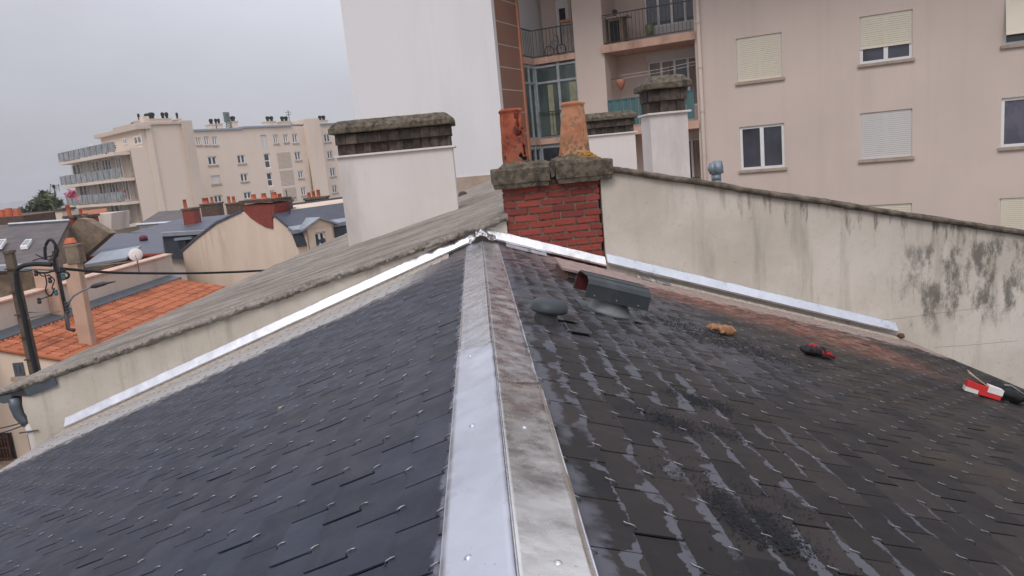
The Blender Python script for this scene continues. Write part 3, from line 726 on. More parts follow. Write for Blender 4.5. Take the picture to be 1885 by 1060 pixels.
for k in range(150):
    x = rl.gauss(1.14, .07); y = YW+.02+rl.uniform(-.03, .12)
    u = (x-.20)/1.11; v = (y-YW+.07)/.62
    if 0 < u < 1 and 0 < v < 1:
        p = fl_(u, v); r = rl.uniform(.006, .017); mb.lathe([(0, .006), (r*.7, .005), (r, -.004)], p, 6, dr=lambda i, t: 1+.4*nz(t, k))
o = mb.build('lichen', M['lichen'], ch); o['kind'] = 'stuff'
# pots
def pot(cx, cy, z0, H, rb, rtop, lean, mat, label, holes=(), ragged=0, flare=0, seed=0):
    nu, nv = 56, 40; mb = MB(); vs = []; vid = {}
    def pt(i, j, off=0):
        t = 2*math.pi*i/nu; q = j/nv
        r = rb+(rtop-rb)*q+flare*max(0, 1-q*4.5)**2+(.012 if .93 < q < .985 else 0)+.004*nz(math.cos(t)*2+seed, math.sin(t)*2, q*6)
        topcut = ragged*(.5+.5*nz(math.cos(t)*1.4+seed, math.sin(t)*1.4, 4)) if ragged else 0
        z = z0+H*q*(1-topcut*.0)-(topcut*max(0, q-.85)/.15 if q > .85 else 0)
        r -= off
        return V(cx+lean*q+r*math.cos(t), cy+r*math.sin(t), z)
    for i in range(nu):
        for j in range(nv):
            t = (i+.5)/nu*360; q = (j+.5)/nv
            skip = False
            for (ht, hq, rt_, rq) in holes:
                dt = (t-ht+180) % 360-180
                if (dt/rt_)**2+((q-hq)/rq)**2 < 1+.5*nz(t*.06, q*9, 2): skip = True
            if skip: continue
            mb.face([pt(i, j), pt(i+1, j), pt(i+1, j+1), pt(i, j+1)])
    o = mb.build('chimney_pot', M[mat], ch, label, smooth=False)
    bm = bmesh.new(); bm.from_mesh(o.data); bmesh.ops.remove_doubles(bm, verts=bm.verts, dist=.0005); bmesh.ops.recalc_face_normals(bm, faces=bm.faces)
    for f in bm.faces: f.smooth = True
    bm.to_mesh(o.data); bm.free()
    md = o.modifiers.new('thickness', 'SOLIDIFY'); md.thickness = .018; md.offset = -1 if seed == 0 else -1
    mb = MB(); mb.lathe([(rb*.85, 0), (rtop*.84, H*.9)], (cx, cy, z0), 20); mb.lathe([(0, .0), (rb*.85, 0)], (cx, cy, z0), 20)
    i_ = MB().lathe([(rb-.03, .01), (rtop-.03+.0, H*.55), (0, H*.55)], (cx+lean*.2, cy, z0), 24).build('dark_lining', M['dark'], o)  # dark plug filling the lower half of the pot
    return o
pot(.425, YW+.2, 7.37, .60, .140, .108, -.015, 'pot_a', 'broken dark orange pot full of holes', holes=((300, .86, 17, .085), (297, .73, 10, .08), (298, .56, 14, .05), (290, .2, 10, .035), (318, .28, 12, .10), (322, .62, 9, .035), (312, .13, 16, .05), (330, .05, 22, .06)), ragged=.03, seed=3)
pot(1.02, YW+.22, 7.37, .60, .165, .108, .022, 'pot_b', 'paler flared orange pot with lichen', holes=(), flare=.05, seed=8)

# ------------------------------------------------------------------ left neighbour: cream gable wall, rough grey roof, white stack
nb = thing('neighbour_house', 'cream rendered neighbouring house with rough grey roof on the left of the ridge', 'house', (-2, 12, 0))
SL = .2392; CZ = 6.8616
def nz_(x): return CZ+SL*x
mb = MB(); xl = -4.74
mb.prism([(xl, YW, 0), (.262, YW, 0), (.262, YW, nz_(.262)-.045), (xl, YW, nz_(xl)-.075)], (0, .3, 0)).build('wall', M['cream'], nb)
mb = MB()                                                    # body under the roof
mb.prism([(-4.7, YW+.302, 0), (.25, YW+.302, 0), (.25, YW+.302, nz_(.25)-.1), (-4.7, YW+.302, nz_(-4.7)-.1)], (1.7, 9.0, 0)).build('side_wall', M['cream'], nb)
def nbroof(u, v):
    y = YW+.02+(16.5-YW)*u
    xa = -4.95+.235*(y-8) if y > 8 else -4.95
    xb = .29 if y < YW+.7 else .9
    x = xa+(xb-xa)*v
    z = nz_(x)+.010*nz(x*1.2, y*2.5)+.008*nz(x*5, y*9, 1)
    return (x, y, z)
mb = MB().grid(nbroof, 110, 60); o = mb.build('roof', M['roughroof'], nb, solid=.07); o.modifiers[0].offset = -1
mb = MB()
mb.face([(.9, YW+.55, nz_(.9)), (5.0, YW+.55, 6.15), (5.0, 22, 6.0), (.9, 18.5, nz_(.9)), ]); o = mb.build('roof', M['roughroof'], nb, solid=.05); o.modifiers[0].offset = -1
# far part up to the blank gable
mb = MB(); mb.face([(-3.0, 16.4, nz_(-3.0)-.004), (.9, 16.4, nz_(.9)-.004), (.9, 19.2, nz_(.9)-.004), (-.5, 17.9, nz_(-.5)-.004)]); o = mb.build('roof', M['roughroof'], nb, solid=.05); o.modifiers[0].offset = -1
def verge(u, v):
    x = -4.98+(5.26)*u; t = v*2*math.pi
    r = .056+.020*nz(x*6, math.cos(t)*1.2, math.sin(t)*1.2)+.018*nz(x*19, math.cos(t)*2, math.sin(t)*2)+.012*nz(x*48, math.cos(t)*4, math.sin(t)*4)
    sag = -.02*(x < -4)
    return (x, YW+.022+1.5*r*math.cos(t), nz_(x)-.028+.72*r*math.sin(t)+.006*nz(x*2.2)+sag*0)
MB().grid(verge, 900, 14).build('verge', M['roughroof'], nb, smooth=True)
mb = MB(); mb.face([(-4.98, YW-.02, nz_(-4.98)-.08), (-4.98, YW+.3, nz_(-4.98)-.06), (-4.3, YW+.3, nz_(-4.3)-.06), (-4.3, YW-.02, nz_(-4.3)-.08)])
# grey zinc fascia at the low end
q = [P(x, y, YW-.02) for x, y in ((44, 714), (101, 690), (106, 709), (54, 729))]
MB().prism(q, (0, -.012, 0)).build('fascia', M['greyblue'], nb)
q = [P(x, y, YW-.02) for x, y in ((5, 718), (46, 711), (56, 729), (12, 729))]
MB().prism(q, (0, .3, 0)).build('eaves_end', M['metal_dark'], nb)
gx, gy, gz = P(16, 727, YW+.05)
def gut(u, v):
    t = math.pi*(1+v); return (gx+.082*math.cos(t), YW-.03+u*.4, gz+.02+.085*math.sin(t)+.004)
MB().grid(gut, 6, 12).build('gutter', M['greyblue'], nb, smooth=True, solid=.004)
mb = MB(); mb.prism([(gx+.082*math.cos(math.pi*(1+k/12)), YW-.035, gz+.024+.085*math.sin(math.pi*(1+k/12))) for k in range(13)], (0, .006, 0)).build('gutter_end', M['greyblue'], nb)
pts = [P(x, y, YW+.02) for x, y in ((27, 731), (29, 748), (35, 764), (44, 775), (50, 781))]
MB().tube(pts, [.062, .056, .05, .045, .042], 14).build('swan_neck', M['greyblue'], nb, smooth=True)
pts = [P(x, y, YW+.03) for x, y in ((50, 777), (60, 797))]; pts.append(V(pts[1][0], pts[1][1], .2))
MB().tube(pts, .043, 14).build('downpipe', M['white'], nb, smooth=True)
for zz in (5.22,): MB().tube([(pts[0][0]-.06, YW-.03, zz), (pts[0][0]+.12, YW-.02, zz+.005)], .008, 6).build('pipe_bracket', M['metal_dark'], nb)

def stack(root, fx, X0, X1, Yf, zb0, zb1, ztop, dep, caph, name_label=None, ytilt=0, nrow=2, seed=0):
    """white rendered body, pale ledge, clay louvre courses, mossy hipped slab"""
    z_ = ztop
    mb = MB(); mb.prism([(X0, Yf, zb0), (X1, Yf+ytilt, zb1), (X1, Yf+ytilt, z_), (X0, Yf, z_)], (0, dep, 0)).build('stack_body', M['white'], root)
    mb = MB(); mb.hexa([(X0-.04, Yf-.045, z_), (X1+.05, Yf+ytilt-.045, z_), (X1+.05, Yf+dep+.045, z_), (X0-.04, Yf+dep+.045, z_), (X0-.04, Yf-.045, z_+.03), (X1+.05, Yf+ytilt-.045, z_+.03), (X1+.05, Yf+dep+.045, z_+.03), (X0-.04, Yf+dep+.045, z_+.03)])
    mb.build('ledge', M['white'], root, bevel=.006)
    L_ = MB(); rg = random.Random(seed+1); z = z_+.03; ch_ = caph*.62/nrow
    L_.box((X0+.07, Yf+.06, z), (X1-.07, Yf+dep-.06, z+ch_*nrow), .1)
    for r in range(nrow):
        x = X0+.02-.02*r; k = 0
        while x < X1-.04:
            wd = .10+rg.uniform(-.01, .012)
            if r == 0: ins = (.025 if k % 2 else .055); w2 = wd*(1.05 if k % 2 else 1.35)
            else: ins = .0+rg.uniform(0, .008); w2 = wd*1.5
            x1 = min(x+w2, X1-.01+.02*r)
            hgt = ch_-(.004 if r == 0 else .012)
            for (ya, yb, sgn) in ((Yf+ins-.0, Yf+.1, 1), (Yf+dep-.1, Yf+dep-ins, -1)):
                f_ = -.022 if r else 0
                bot = (ya+f_ if sgn > 0 else ya, yb-(f_ if sgn < 0 else 0))
                L_.hexa([(x+.002, bot[0], z), (x1-.002, bot[0], z), (x1-.002, bot[1], z), (x+.002, bot[1], z), (x+.004, ya, z+hgt), (x1-.004, ya, z+hgt), (x1-.004, yb, z+hgt), (x+.004, yb, z+hgt)], rg.random())
            x = x1; k += 1
        for (xa, xb) in ((X0-.02*r+.01, X0+.1), (X1-.1, X1+.02*r-.01)):
            y = Yf+.08
            while y < Yf+dep-.12:
                L_.box((xa, y, z), (xb, y+.11, z+ch_-.008), rg.random()); y += .125
        z += ch_
    L_.build('louvre_courses', M['louvre'], root)
    zt = z_+.03+caph
    def cap(u, v):
        i = v*4; k = min(int(i), 3); q = i-k
        st = [(-.055, z-.0), (-.075, z+.012), (-.07, z+(zt-z)*.42), (.05, zt-.008), (.13, zt)]
        o_ = st[k][0]*(1-q)+st[k+1][0]*q; zz = st[k][1]*(1-q)+st[k+1][1]*q
        per = [(X0+o_, Yf+o_), (X1-o_, Yf+o_), (X1-o_, Yf+dep-o_), (X0+o_, Yf+dep-o_)]
        L1 = X1-X0; tot = 2*(L1+dep); d = u*tot
        lens = [L1, dep, L1, dep]; kk = 0
        while kk < 3 and d > lens[kk]: d -= lens[kk]; kk += 1
        f = d/lens[kk]; a, c = per[kk], per[(kk+1) % 4]
        x = a[0]+(c[0]-a[0])*f; y = a[1]+(c[1]-a[1])*f
        return (x+.005*nz(x*12, y*12, zz*20), y+.006*nz(x*10+4, y*10, zz*20), zz+.005*nz(x*9, y*9, seed)+.004*nz(x*30, y*30, seed))
    mb = MB().grid(cap, 160, 10)
    mb.face([(X0+.1, Yf+.1, zt-.004), (X1-.1, Yf+.1, zt-.004), (X1-.1, Yf+dep-.1, zt-.004), (X0+.1, Yf+dep-.1, zt-.004)])
    mb.face([(X0-.05, Yf-.05, z), (X1+.05, Yf-.05, z), (X1+.05, Yf+dep+.05, z), (X0-.05, Yf+dep+.05, z)])
    mb.build('cap_slab', M['moss_conc'], root)
sk = thing('white_chimney', 'wide white rendered chimney stack with mossy louvred cap standing on the rough grey roof', 'chimney', (-1.2, 11.1, 6.3))
zl = P(637, 287, 11.1)[2]; 
stack(sk, None, P(626, 330, 11.05)[0], P(838, 330, 11.05)[0], 11.05, 6.15, 6.55, P(728, 281, 11.05)[2]+.0, .75, .50, seed=4)
# vent tile on the roof ridge beside the stack
p = P(851, 348, 15.2)
tag(MB().lathe([(.10, -.12), (.11, .0), (.07, .07), (0, .09)], (p[0], p[1], nz_(p[0])), 9, dr=lambda i, t: 1+.25*nz(i, t)).build('ridge_vent', M['conc'], loc=(p[0], p[1], nz_(p[0]))), 'small dark vent lump on the rough grey roof beside the wide white stack', 'roof vent')

# ------------------------------------------------------------------ right party wall
pw = thing('party_wall', 'long cream wall with black mould streaks and a thin weathered coping, right of the brick chimney', 'wall', (4.5, YW+.2, 0))
def zt_(x): return 7.24-.249*(x-1.37)+(.0 if x > 1.4 else 0)
MB().prism([(1.23, YW, 0), (9.5, YW, 0), (9.5, YW, zt_(9.5)), (1.23, YW, zt_(1.23)+.02)], (0, .22, 0)).build('wall_face', M['cream'], pw)
def cop(u, v):
    x = 1.30+8.2*u; t = v*2*math.pi; ky = .17*math.copysign(abs(math.cos(t))**.6, math.cos(t)); kz = .034*math.copysign(abs(math.sin(t))**.6, math.sin(t))
    return (x, YW+.11+ky+.012*nz(x*9, t), zt_(x)+.03+kz*(1+.35*nz(x*5, t))+.006*nz(x*14, t)+.012*nz(x*1.5))
MB().grid(cop, 500, 14).build('coping', M['conc'], pw, smooth=True)
mb = MB()                                                    # cracks in the render
def crack(pts, mb=mb):
    q = []
    for i in range(len(pts)-1):
        for k in range(8):
            f = k/8; x = pts[i][0]*(1-f)+pts[i+1][0]*f; y = pts[i][1]*(1-f)+pts[i+1][1]*f
            q.append(P(x, y+1.6*nz(x*.21, y*.1), YW))
    mb.tube(q, .0016, 4)
crack([(1560, 592), (1640, 588), (1700, 580), (1780, 570), (1850, 561)]); crack([(1720, 640), (1800, 634), (1884, 626)])
mb.build('render_crack', M['brown_wall'], pw)

# ================================================================== TALL APARTMENT BLOCK BEHIND
al = R_(28.5); dA = V(math.sin(al), math.cos(al), 0); eA = V(math.cos(al), -math.sin(al), 0)
OA = CAM+dA*24.5; OA = hit(983, 120, dA, dA@OA); OA = V(OA[0], OA[1], 0)
fr = Fr(OA, eA, -dA)                                         # main facade: s = 0 at the inner corner by the brown wall
tb = thing('apartment_block', 'tall beige apartment block with roller shutters, balconies and a blank pale side wall', 'apartment block', tuple(OA))
ZT = 14.6; STO = 2.72
s_corner = fr.sz(1281, 100)[0]; s_p0 = fr.sz(1057, 80)[0]; s_p1 = fr.sz(1111, 80)[0]; s_end = 22.0
# --- right beige wall with its windows
wins = []
def wr_(x0, y0, x1, y1): return fr.rect(x0, y0, x1, y1)
W1 = wr_(1357, 65, 1440.5, 147); W2 = wr_(1582.5, 24, 1678.5, 113); W3 = wr_(1361, 230, 1443.5, 311); W4 = wr_(1584, 204, 1680.5, 291)
W5 = wr_(1848, -62, 1948, 76); W6 = wr_(1843, 176, 1943, 268)
w1 = (W1[0]+W3[0])/2, (W1[1]+W3[1])/2; w2 = (W2[0]+W4[0])/2, (W2[1]+W4[1])/2
H_ = W4[3]-W4[2]; st_ = W2[3]-W4[3]
W7 = [w2[0], w2[1], W4[2]-st_, W4[3]-st_]; W7[3] = fr.sz(1635, 376)[1]; W7[2] = W7[3]-H_
W8 = wr_(1839, 363, 1939, 460)
W9 = [w1[0], w1[1], W1[2]+st_, W1[3]+st_]; W10 = [w2[0], w2[1], W2[2]+st_, W2[3]+st_]; W11 = [w1[0], w1[1], W3[2]-st_, W3[3]-st_]
W5[2] = W6[2]+st_; W5[3] = W6[3]+st_
for q in (W1, W3): q[0], q[1] = w1
for q in (W2, W4): q[0], q[1] = w2
holes = [W1, W2, W3, W4, W5, W6, W7, W8, W9, W10, W11]
for q in list(holes[:8]):
    for dz in (-2, -1, 2, 3):
        r = [q[0], q[1], q[2]+dz*st_, q[3]+dz*st_]
        if r[2] > .5 and r[3] < ZT-.5 and all(abs(r[0]-h[0]) > .3 or abs(r[2]-h[2]) > 1 for h in holes): holes.append(r)
mb = holed_wall(fr, s_corner, s_end, 0, ZT, holes, .22)
mb.build('wall', M['beige'], tb)
window(fr, W1, tb, shutter=.965, lab='window with its cream roller shutter fully down', smat='shutter')
window(fr, W2, tb, shutter=.66, lab='window with its cream roller shutter two thirds down')
window(fr, W3, tb, lab='two pane window with no shutter down')
window(fr, W4, tb, shutter=.97, smat='shutter_w', lab='window with its white ribbed shutter down')
window(fr, W6, tb, glass='glass_curtain', cols=2, lab='window with a grey net curtain')
window(fr, W7, tb, shutter=.97); window(fr, W8, tb, shutter=.97, lab='lowest right window with a cream shutter down')
w5 = window(fr, W5, tb, lab='window with its shutter propped outwards')
mb = MB(); mb.hexa([fr.pt(W5[0]+.04, W5[2]+.25, .24), fr.pt(W5[1]-.04, W5[2]+.25, .24), fr.pt(W5[1]-.04, W5[2]+.25, .21), fr.pt(W5[0]+.04, W5[2]+.25, .21), fr.pt(W5[0]+.04, W5[3]-.02, -.05), fr.pt(W5[1]-.04, W5[3]-.02, -.05), fr.pt(W5[1]-.04, W5[3]-.02, -.08), fr.pt(W5[0]+.04, W5[3]-.02, -.08)])
mb.build('shutter', M['shutter'], w5)
for r in holes[8:]: window(fr, r, tb, shutter=random.choice((0, .5, .97)))
# --- bodies
mb = MB(); fr.box(mb, s_corner+.02, s_end-.02, 0, ZT-.02, -11, -.5); mb.build('body', M['beige_side'], tb)
mb = MB(); fr.box(mb, s_end-.01, s_end+.25, 0, ZT, -11, 0); mb.build('side_wall', M['beige_side'], tb)
mb = MB(); fr.box(mb, s_corner-.02, s_corner+.18, 0, ZT, -1.75, -.004); mb.build('loggia_side', M['beige'], tb)
# pillar between the bays
mb = MB(); fr.box(mb, s_p0, s_p1, 0, ZT, -1.7, 0); mb.build('pillar', M['beige'], tb)
# roof
mb = MB(); fr.box(mb, -6.8, s_end+.3, ZT, ZT+.3, -11.1, 3.4); mb.build('roof', M['conc'], tb)
# --- back walls of the loggias
lo = fr.sz(1195, 92)[1]                                      # underside of the upper balcony slab
lo = (fr.sz(1111, 98)[1]+fr.sz(1280, 73)[1])/2
slabz = [lo+k*2.75 for k in range(-3, 3)]                    # undersides
BT = -1.5
la, lb = s_p1, s_corner-.02
bw = []; lw = []
for z in slabz:
    bw.append([la+1.05, lb-.12, z+.24+.55, z+.24+2.18])
mb = holed_wall(Fr(fr.O+fr.n*BT, fr.e, fr.n), la-.3, lb+.1, 0, ZT, bw, .15); mb.build('loggia_back_wall', M['beige'], tb)
frb = Fr(fr.O+fr.n*BT, fr.e, fr.n)
for i, r in enumerate(bw):
    top = i == 3
    wd = window(frb, r, tb, cols=4, fwid=.055, t=-.10, sill=False, glass='glass', lab=None)
    mb = MB(); frb.box(mb, r[0]-.02, r[1]+.02, r[3], r[3]+.26, -.05, .12 if top else .01); mb.build('shutter_box', M['shutter_w'], wd)
    if top:
        mb = MB(); frb.box(mb, r[0]+.0, r[1], r[2]-.52, r[2]-.0, -.02, .03); mb.build('lower_panel', M['shutter_w'], wd)
    else:
        for (c0, c1) in ((r[0]+.08, r[0]+.75), (r[1]-.4, r[1]-.06)):
            cb = MB()
            def cu(u, v, c0=c0, c1=c1): return frb.pt(c0+(c1-c0)*(u if u < .7 else u)+.08*(1-v)*(u-.5), r[2]+.06+(r[3]-r[2]-.12)*v, -.074+.012*math.sin(u*26))
            cb.grid(cu, 40, 3).build('net_curtain', M['curtain'], wd, smooth=True)
for i, z in enumerate(slabz):
    mb = MB(); fr.box(mb, s_p1-.02, s_corner-.0, z, z+.24, -1.5, .10)
    fr.box(mb, s_p1-.06, s_corner+.02, z+.0, z+.25, .10, .14)
    sb = mb.build('balcony_slab', M['salmon'], tb)
    if i == 2:
        mb = MB(); a0 = s_p1+.04; n = 22
        for k in range(n):
            x0 = a0+(s_corner-.1-a0)*k/n; x1 = a0+(s_corner-.1-a0)*(k+1)/n
            fr.box(mb, x0, x1-.012, z+.32, z+1.18, .05+(.02 if k % 2 else 0), .07+(.02 if k % 2 else 0))
        fr.box(mb, a0, s_corner-.08, z+1.18, z+1.21, .03, .11)
        mb.build('teal_balcony_screen', M['teal'], tb)
    else:
        railing(fr, s_p1+.03, s_corner-.06, z+.30, z+1.20, .08, tb, step=.125, name='balcony_railing')
# cabinet, lamp, pot on the upper balcony
zc = slabz[3]+.24
mb = MB(); fr.box(mb, la+.12, la+.62, zc+.02, zc+.86, -.75, -.25); cab = mb.build('balcony_cabinet', M['brown_wall'], tb)
mb = MB(); fr.box(mb, la+.17, la+.5, zc+.1, zc+.78, -.25, -.235); mb.build('cabinet_door', M['dark'], cab)
mb = MB(); fr.box(mb, la+.06, la+.78, zc+.87, zc+.92, -.8, -.2); mb.build('cabinet_top', M['sill'], cab)
tag(MB().lathe([(0, 0), (.07, .0), (.05, .06), (.02, .09), (.08, .14), (.09, .22), (.03, .26), (0, .27)], fr.pt(la+.3, zc+.92, -.5), 12).build('lantern', M['metal_dark'], smooth=True, loc=fr.pt(la+.3, zc+.92, -.5)), 'small dark lantern on top of the balcony cabinet of the tall block', 'lantern')
p = fr.pt(la+1.35, zc+.24, -.9)
tag(MB().lathe([(0, 0), (.13, .0), (.16, .28), (.12, .34), (0, .34)], p, 12).build('green_bucket', simple('pale_green', lin(130, 142, 110, 1), .7), smooth=True, loc=p), 'pale green bucket beside the glazed door on the upper balcony', 'bucket')
# hanging flower pot on the loggia side
z = slabz[2]+.24
px_, pz_ = fr.sz(1131, 152)
fp = thing('hanging_pot', 'pink flower pot hung on a bracket in the recess above the teal screen', 'flower pot', fr.pt(px_+.1, pz_, -.4))
MB().lathe([(0, -.24), (.05, -.23), (.15, 0), (.16, .12), (.14, .12), (.12, .0)], fr.pt(px_+.1, pz_, -.4), 14).build('pot', M['terracotta_paint'], fp, smooth=True)
MB().tube([fr.pt(px_-.25, pz_+.16, -.4), fr.pt(px_+.14, pz_+.14, -.4)], .012, 5).build('bracket', M['metal_dark'], fp)
# clothes lines across the lower bay
mb = MB()
for (xa, ya, xb, yb) in ((1145, 143, 1278, 118), (1140, 138, 1278, 112)):
    a = fr.sz(xa, ya); c = fr.sz(xb, yb); mb.tube([fr.pt(a[0]+(c[0]-a[0])*k/8, a[1]+(c[1]-a[1])*k/8-.03*math.sin(math.pi*k/8), -.2) for k in range(9)], .006, 4)
mb.build('clothes_line', M['pvc'], tb)
# downpipes
for (px, mt) in ((1291, 'beige'),):
    a = fr.sz(px, 150)[0]; mb = MB(); mb.tube([fr.pt(a, .2, .08), fr.pt(a, ZT-.2, .08)], .065, 10)
    for z in np.arange(1.5, ZT, 1.36): mb.lathe([(.08, 0), (.08, .06)], fr.pt(a, z, .08), 12); fr.box(mb, a-.02, a+.02, z+.01, z+.04, 0, .08)
    mb.build('downpipe', M['beige'], tb, smooth=True)
# --- glazed bay at the inner corner
zb = fr.sz(1020, 114)[1]                                      # underside of its upper slab
ZV = [zb+k*2.75 for k in range(-3, 3)]
fd = Fr(fr.O, dA, eA)                                        # plane of the brown wall: s along dA (away), negative towards us
fdn = Fr(fr.O, dA, eA)
B0 = 1.02                                                    # length of the returning part
for i, z in enumerate(ZV):
    mb = MB(); fr.box(mb, .0, s_p0, z, z+.2, -1.6, .06); fr.box(mb, -.04, .02, z, z+.2, .06, B0)
    mb.build('balcony_slab', M['salmon'], tb)
    if i <= 2:                                               # glazed verandah below
        h0, h1 = z-.0-.06+.26+.0, z+2.69
        h0 = z+.2; h1 = z+2.74
        g = MB(); F_ = MB()
        xs = [0, .86, s_p0]
        zt2 = h1-.12; zm = h1-.62
        for k in range(2):
            a0, a1 = xs[k]+.05, xs[k+1]-.04
            for (q0, q1) in ((h0+.05, zm-.05), (zm+.03, zt2-.03)):
                fr.box(g, a0, a1, q0, q1, -.07, -.06)
        for a in xs: fr.box(F_, a-.04, a+.05, h0, h1, -.1, -.02)
        for q in (h0, zm-.04, zt2): fr.box(F_, 0, s_p0, q, q+.07, -.1, -.025)
        # return side, facing +eA
        for (a0, a1) in ((.1, .44), (.52, .95)):
            for (q0, q1) in ((h0+.05, zm-.05), (zm+.03, zt2-.03)): fr.box(g, -.05, -.04, q0, q1, a0, a1)
        for t in (.0, .45, .96): fr.box(F_, -.06, .01, h0, h1, t, t+.07)
        for q in (h0, zm-.04, zt2): fr.box(F_, -.062, .0, q, q+.07, 0, B0)
        v_ = F_.build('verandah_glazing', M['rail_glass'] if False else simple('pale_grey_frame', lin(158, 164, 166, 1), .5, bump=0), tb)
        g.build('pane', M['glass_green'] if i == 2 else M['glass'], v_)
        cb = MB(); fr.box(cb, .42, .62, h0+.1, zm-.1, -.059, -.055); fr.box(cb, s_p0-.32, s_p0-.06, h0+.1, zm-.1, -.059, -.055)
        cb.build('curtain', simple('pale_curtain', lin(140, 140, 118, 1), .9, bump=0), v_)
        railing(fr, .06, s_p0-.02, z+.26, z+1.12, .03, tb, step=.5, name='balcony_railing')
    else:
        railing(fr, .04, s_p0, z+.24, z+1.15, .03, tb, step=.13, name='balcony_railing')
        railing(Fr(fr.O, dA, eA), -B0, -.02, z+.24, z+1.15, .0, tb, step=.13, name='balcony_railing')
z = ZV[3]
frc = Fr(fr.O+fr.n*(-1.25), fr.e, fr.n)
dr = [.45, .95, z+.2, z+2.25]; wn_ = [1.05, s_p0, z+.95, z+2.5]
holed_wall(frc, -.1, s_p0+.1, z+.2, ZT, [dr, wn_], .12).build('loggia_back_wall', M['beige'], tb)
d_ = MB(); frc.box(d_, dr[0], dr[1], dr[2], dr[3], -.1, -.05); d_ = d_.build('balcony_door', M['pvc'], tb)
mb = MB(); frc.box(mb, dr[0]+.13, dr[1]-.13, dr[2]+.5, dr[3]-.3, -.05, -.045); mb.build('pane', M['glass'], d_)
window(frc, wn_, tb, cols=1, t=-.1, sill=False, glass='dark')
# things on the top balcony
mb = MB(); fr.box(mb, 1.02, 1.45, z+.2, z+1.28, -.7, -.25)
bx = thing('storage_crate', 'pale slatted storage box with orange lid on the top left balcony of the tall block', 'box', fr.pt(1.2, z+.2, -.5))
mb.build('box', M['curtain'], bx); mb = MB(); fr.box(mb, .98, s_p0-.02, z+1.28, z+1.36, -.75, -.2); mb.build('lid', M['terracotta_paint'], bx)
br_ = thing('bicycle', 'small bicycle leaning behind the railing of the top left balcony', 'bicycle', fr.pt(.85, z+.2, -.15))
for sx in (.55, 1.0):
    MB().tube([fr.pt(sx+.17*math.cos(t), z+.4+.17*math.sin(t), -.15) for t in np.linspace(0, 2*math.pi, 17)], .014, 5).build('wheel', M['dark'], br_)
MB().tube([fr.pt(.55, z+.4, -.15), fr.pt(.68, z+.72, -.15), fr.pt(.93, z+.68, -.15), fr.pt(1.0, z+.4, -.15)], .014, 5).tube([fr.pt(.68, z+.72, -.15), fr.pt(.78, z+.42, -.15), fr.pt(.93, z+.68, -.15)], .014, 5).build('frame', simple('bike_teal', lin(80, 140, 150, 1), .5), br_)
MB().tube([fr.pt(.93, z+.68, -.15), fr.pt(.92, z+.85, -.1), fr.pt(.86, z+.88, -.02)], .012, 5).build('handlebar', M['dark'], br_)
# --- brown wall (receding), with white joints, orange corner profile
B1 = 2.95
mb = MB(); fdn.box(mb, -B1+.203, -B0-.1, 0, ZT, -.25, 0); bwl = mb.build('brown_wall', M['brown'], tb)
mb = MB()
zj = fdn.sz(930, 43)[1]
for k in range(-14, 12):
    zz = zj+k*.70
    if 0 < zz < ZT: fdn.box(mb, -B1+.01, -B0-.1, zz, zz+.022, 0, .004)
mb.build('panel_joint', M['white'], bwl)
mb = MB(); fdn.box(mb, -B0-.1, -B0+.0, 0, ZT, -.25, .06); mb.build('corner_profile', M['terracotta_paint'], tb)
# --- blank gable wall, parallel to the facade, nearer
sL = None
fg = Fr(fr.O+fr.n*B1, fr.e, fr.n)
sg1 = .0; sg0 = fg.sz(640, 110)[0]
mb = MB(); fg.box(mb, sg0, sg1, 0, ZT, -.2, 0); fg.box(mb, sg0, -.27, 0, ZT, -11-B1, -.203); mb.build('blank_gable', M['gable_white'], tb, 'blank pale side wall')
mb = MB(); fg.box(mb, sg0-.02, sg1+.0, 0, 6.95, 0, .05); mb.build('gable_plinth', M['sill'], tb)

# white stacks standing behind the party wall and the steel cowl
m1 = thing('white_chimney', 'low white chimney stack with flat mossy louvred cap, half hidden by the pale flared pot', 'chimney', (P(1130, 300, 16)[0], 16.3, 6))
stack(m1, None, P(1076, 260, 16)[0], P(1170, 260, 16)[0], 16.0, 5.9, 5.9, P(1125, 248, 16)[2], .75, .46, ytilt=0, seed=9)
m2 = thing('white_chimney', 'tall narrow white chimney stack with mossy louvred cap in front of the balconies', 'chimney', (P(1235, 300, 11)[0], 11.3, 6))
stack(m2, None, P(1199, 260, 11)[0], P(1268, 260, 11)[0], 11.0, 5.7, 5.7, P(1233, 209, 11)[2], .6, .54, seed=14)
cw = thing('steel_cowl', 'small blue grey steel flue pipe with an open side cowl above the right wall coping', 'flue', tuple(P(1318, 340, 12.5)))
p0 = P(1318, 312, 12.5); p1 = V(p0[0], p0[1], 6.0)
MB().tube([p1, p0], .078, 16).build('pipe', M['steel'] if False else simple('blue_steel', lin(134, 146, 156, 1), .5, .5, bump=.05), cw, smooth=True)
cwm = bpy.data.materials['blue_steel']
mb = MB(); mb.tube([p0+V(-.02, 0, .02), p0+V(.10, -.05, .04)], [.125, .105], 16, caps=False); mb.lathe([(0, .125), (.09, .09), (.125, .0)], p0+V(-.015, 0, .02), 16, axis=(-1, .2, 0))
mb.build('cowl_hood', cwm, cw, smooth=True, solid=.004)
MB().tube([p0+V(0, 0, .02), p0+V(.085, -.045, .035)], .092, 14).build('cowl_mouth', M['dark'], cw)
MB().tube([V(p0[0], p0[1], 6.0)+V(0, 0, .85), p0-V(0, 0, .18)], .082, 14).build('pipe_sleeve', cwm, cw, smooth=True)

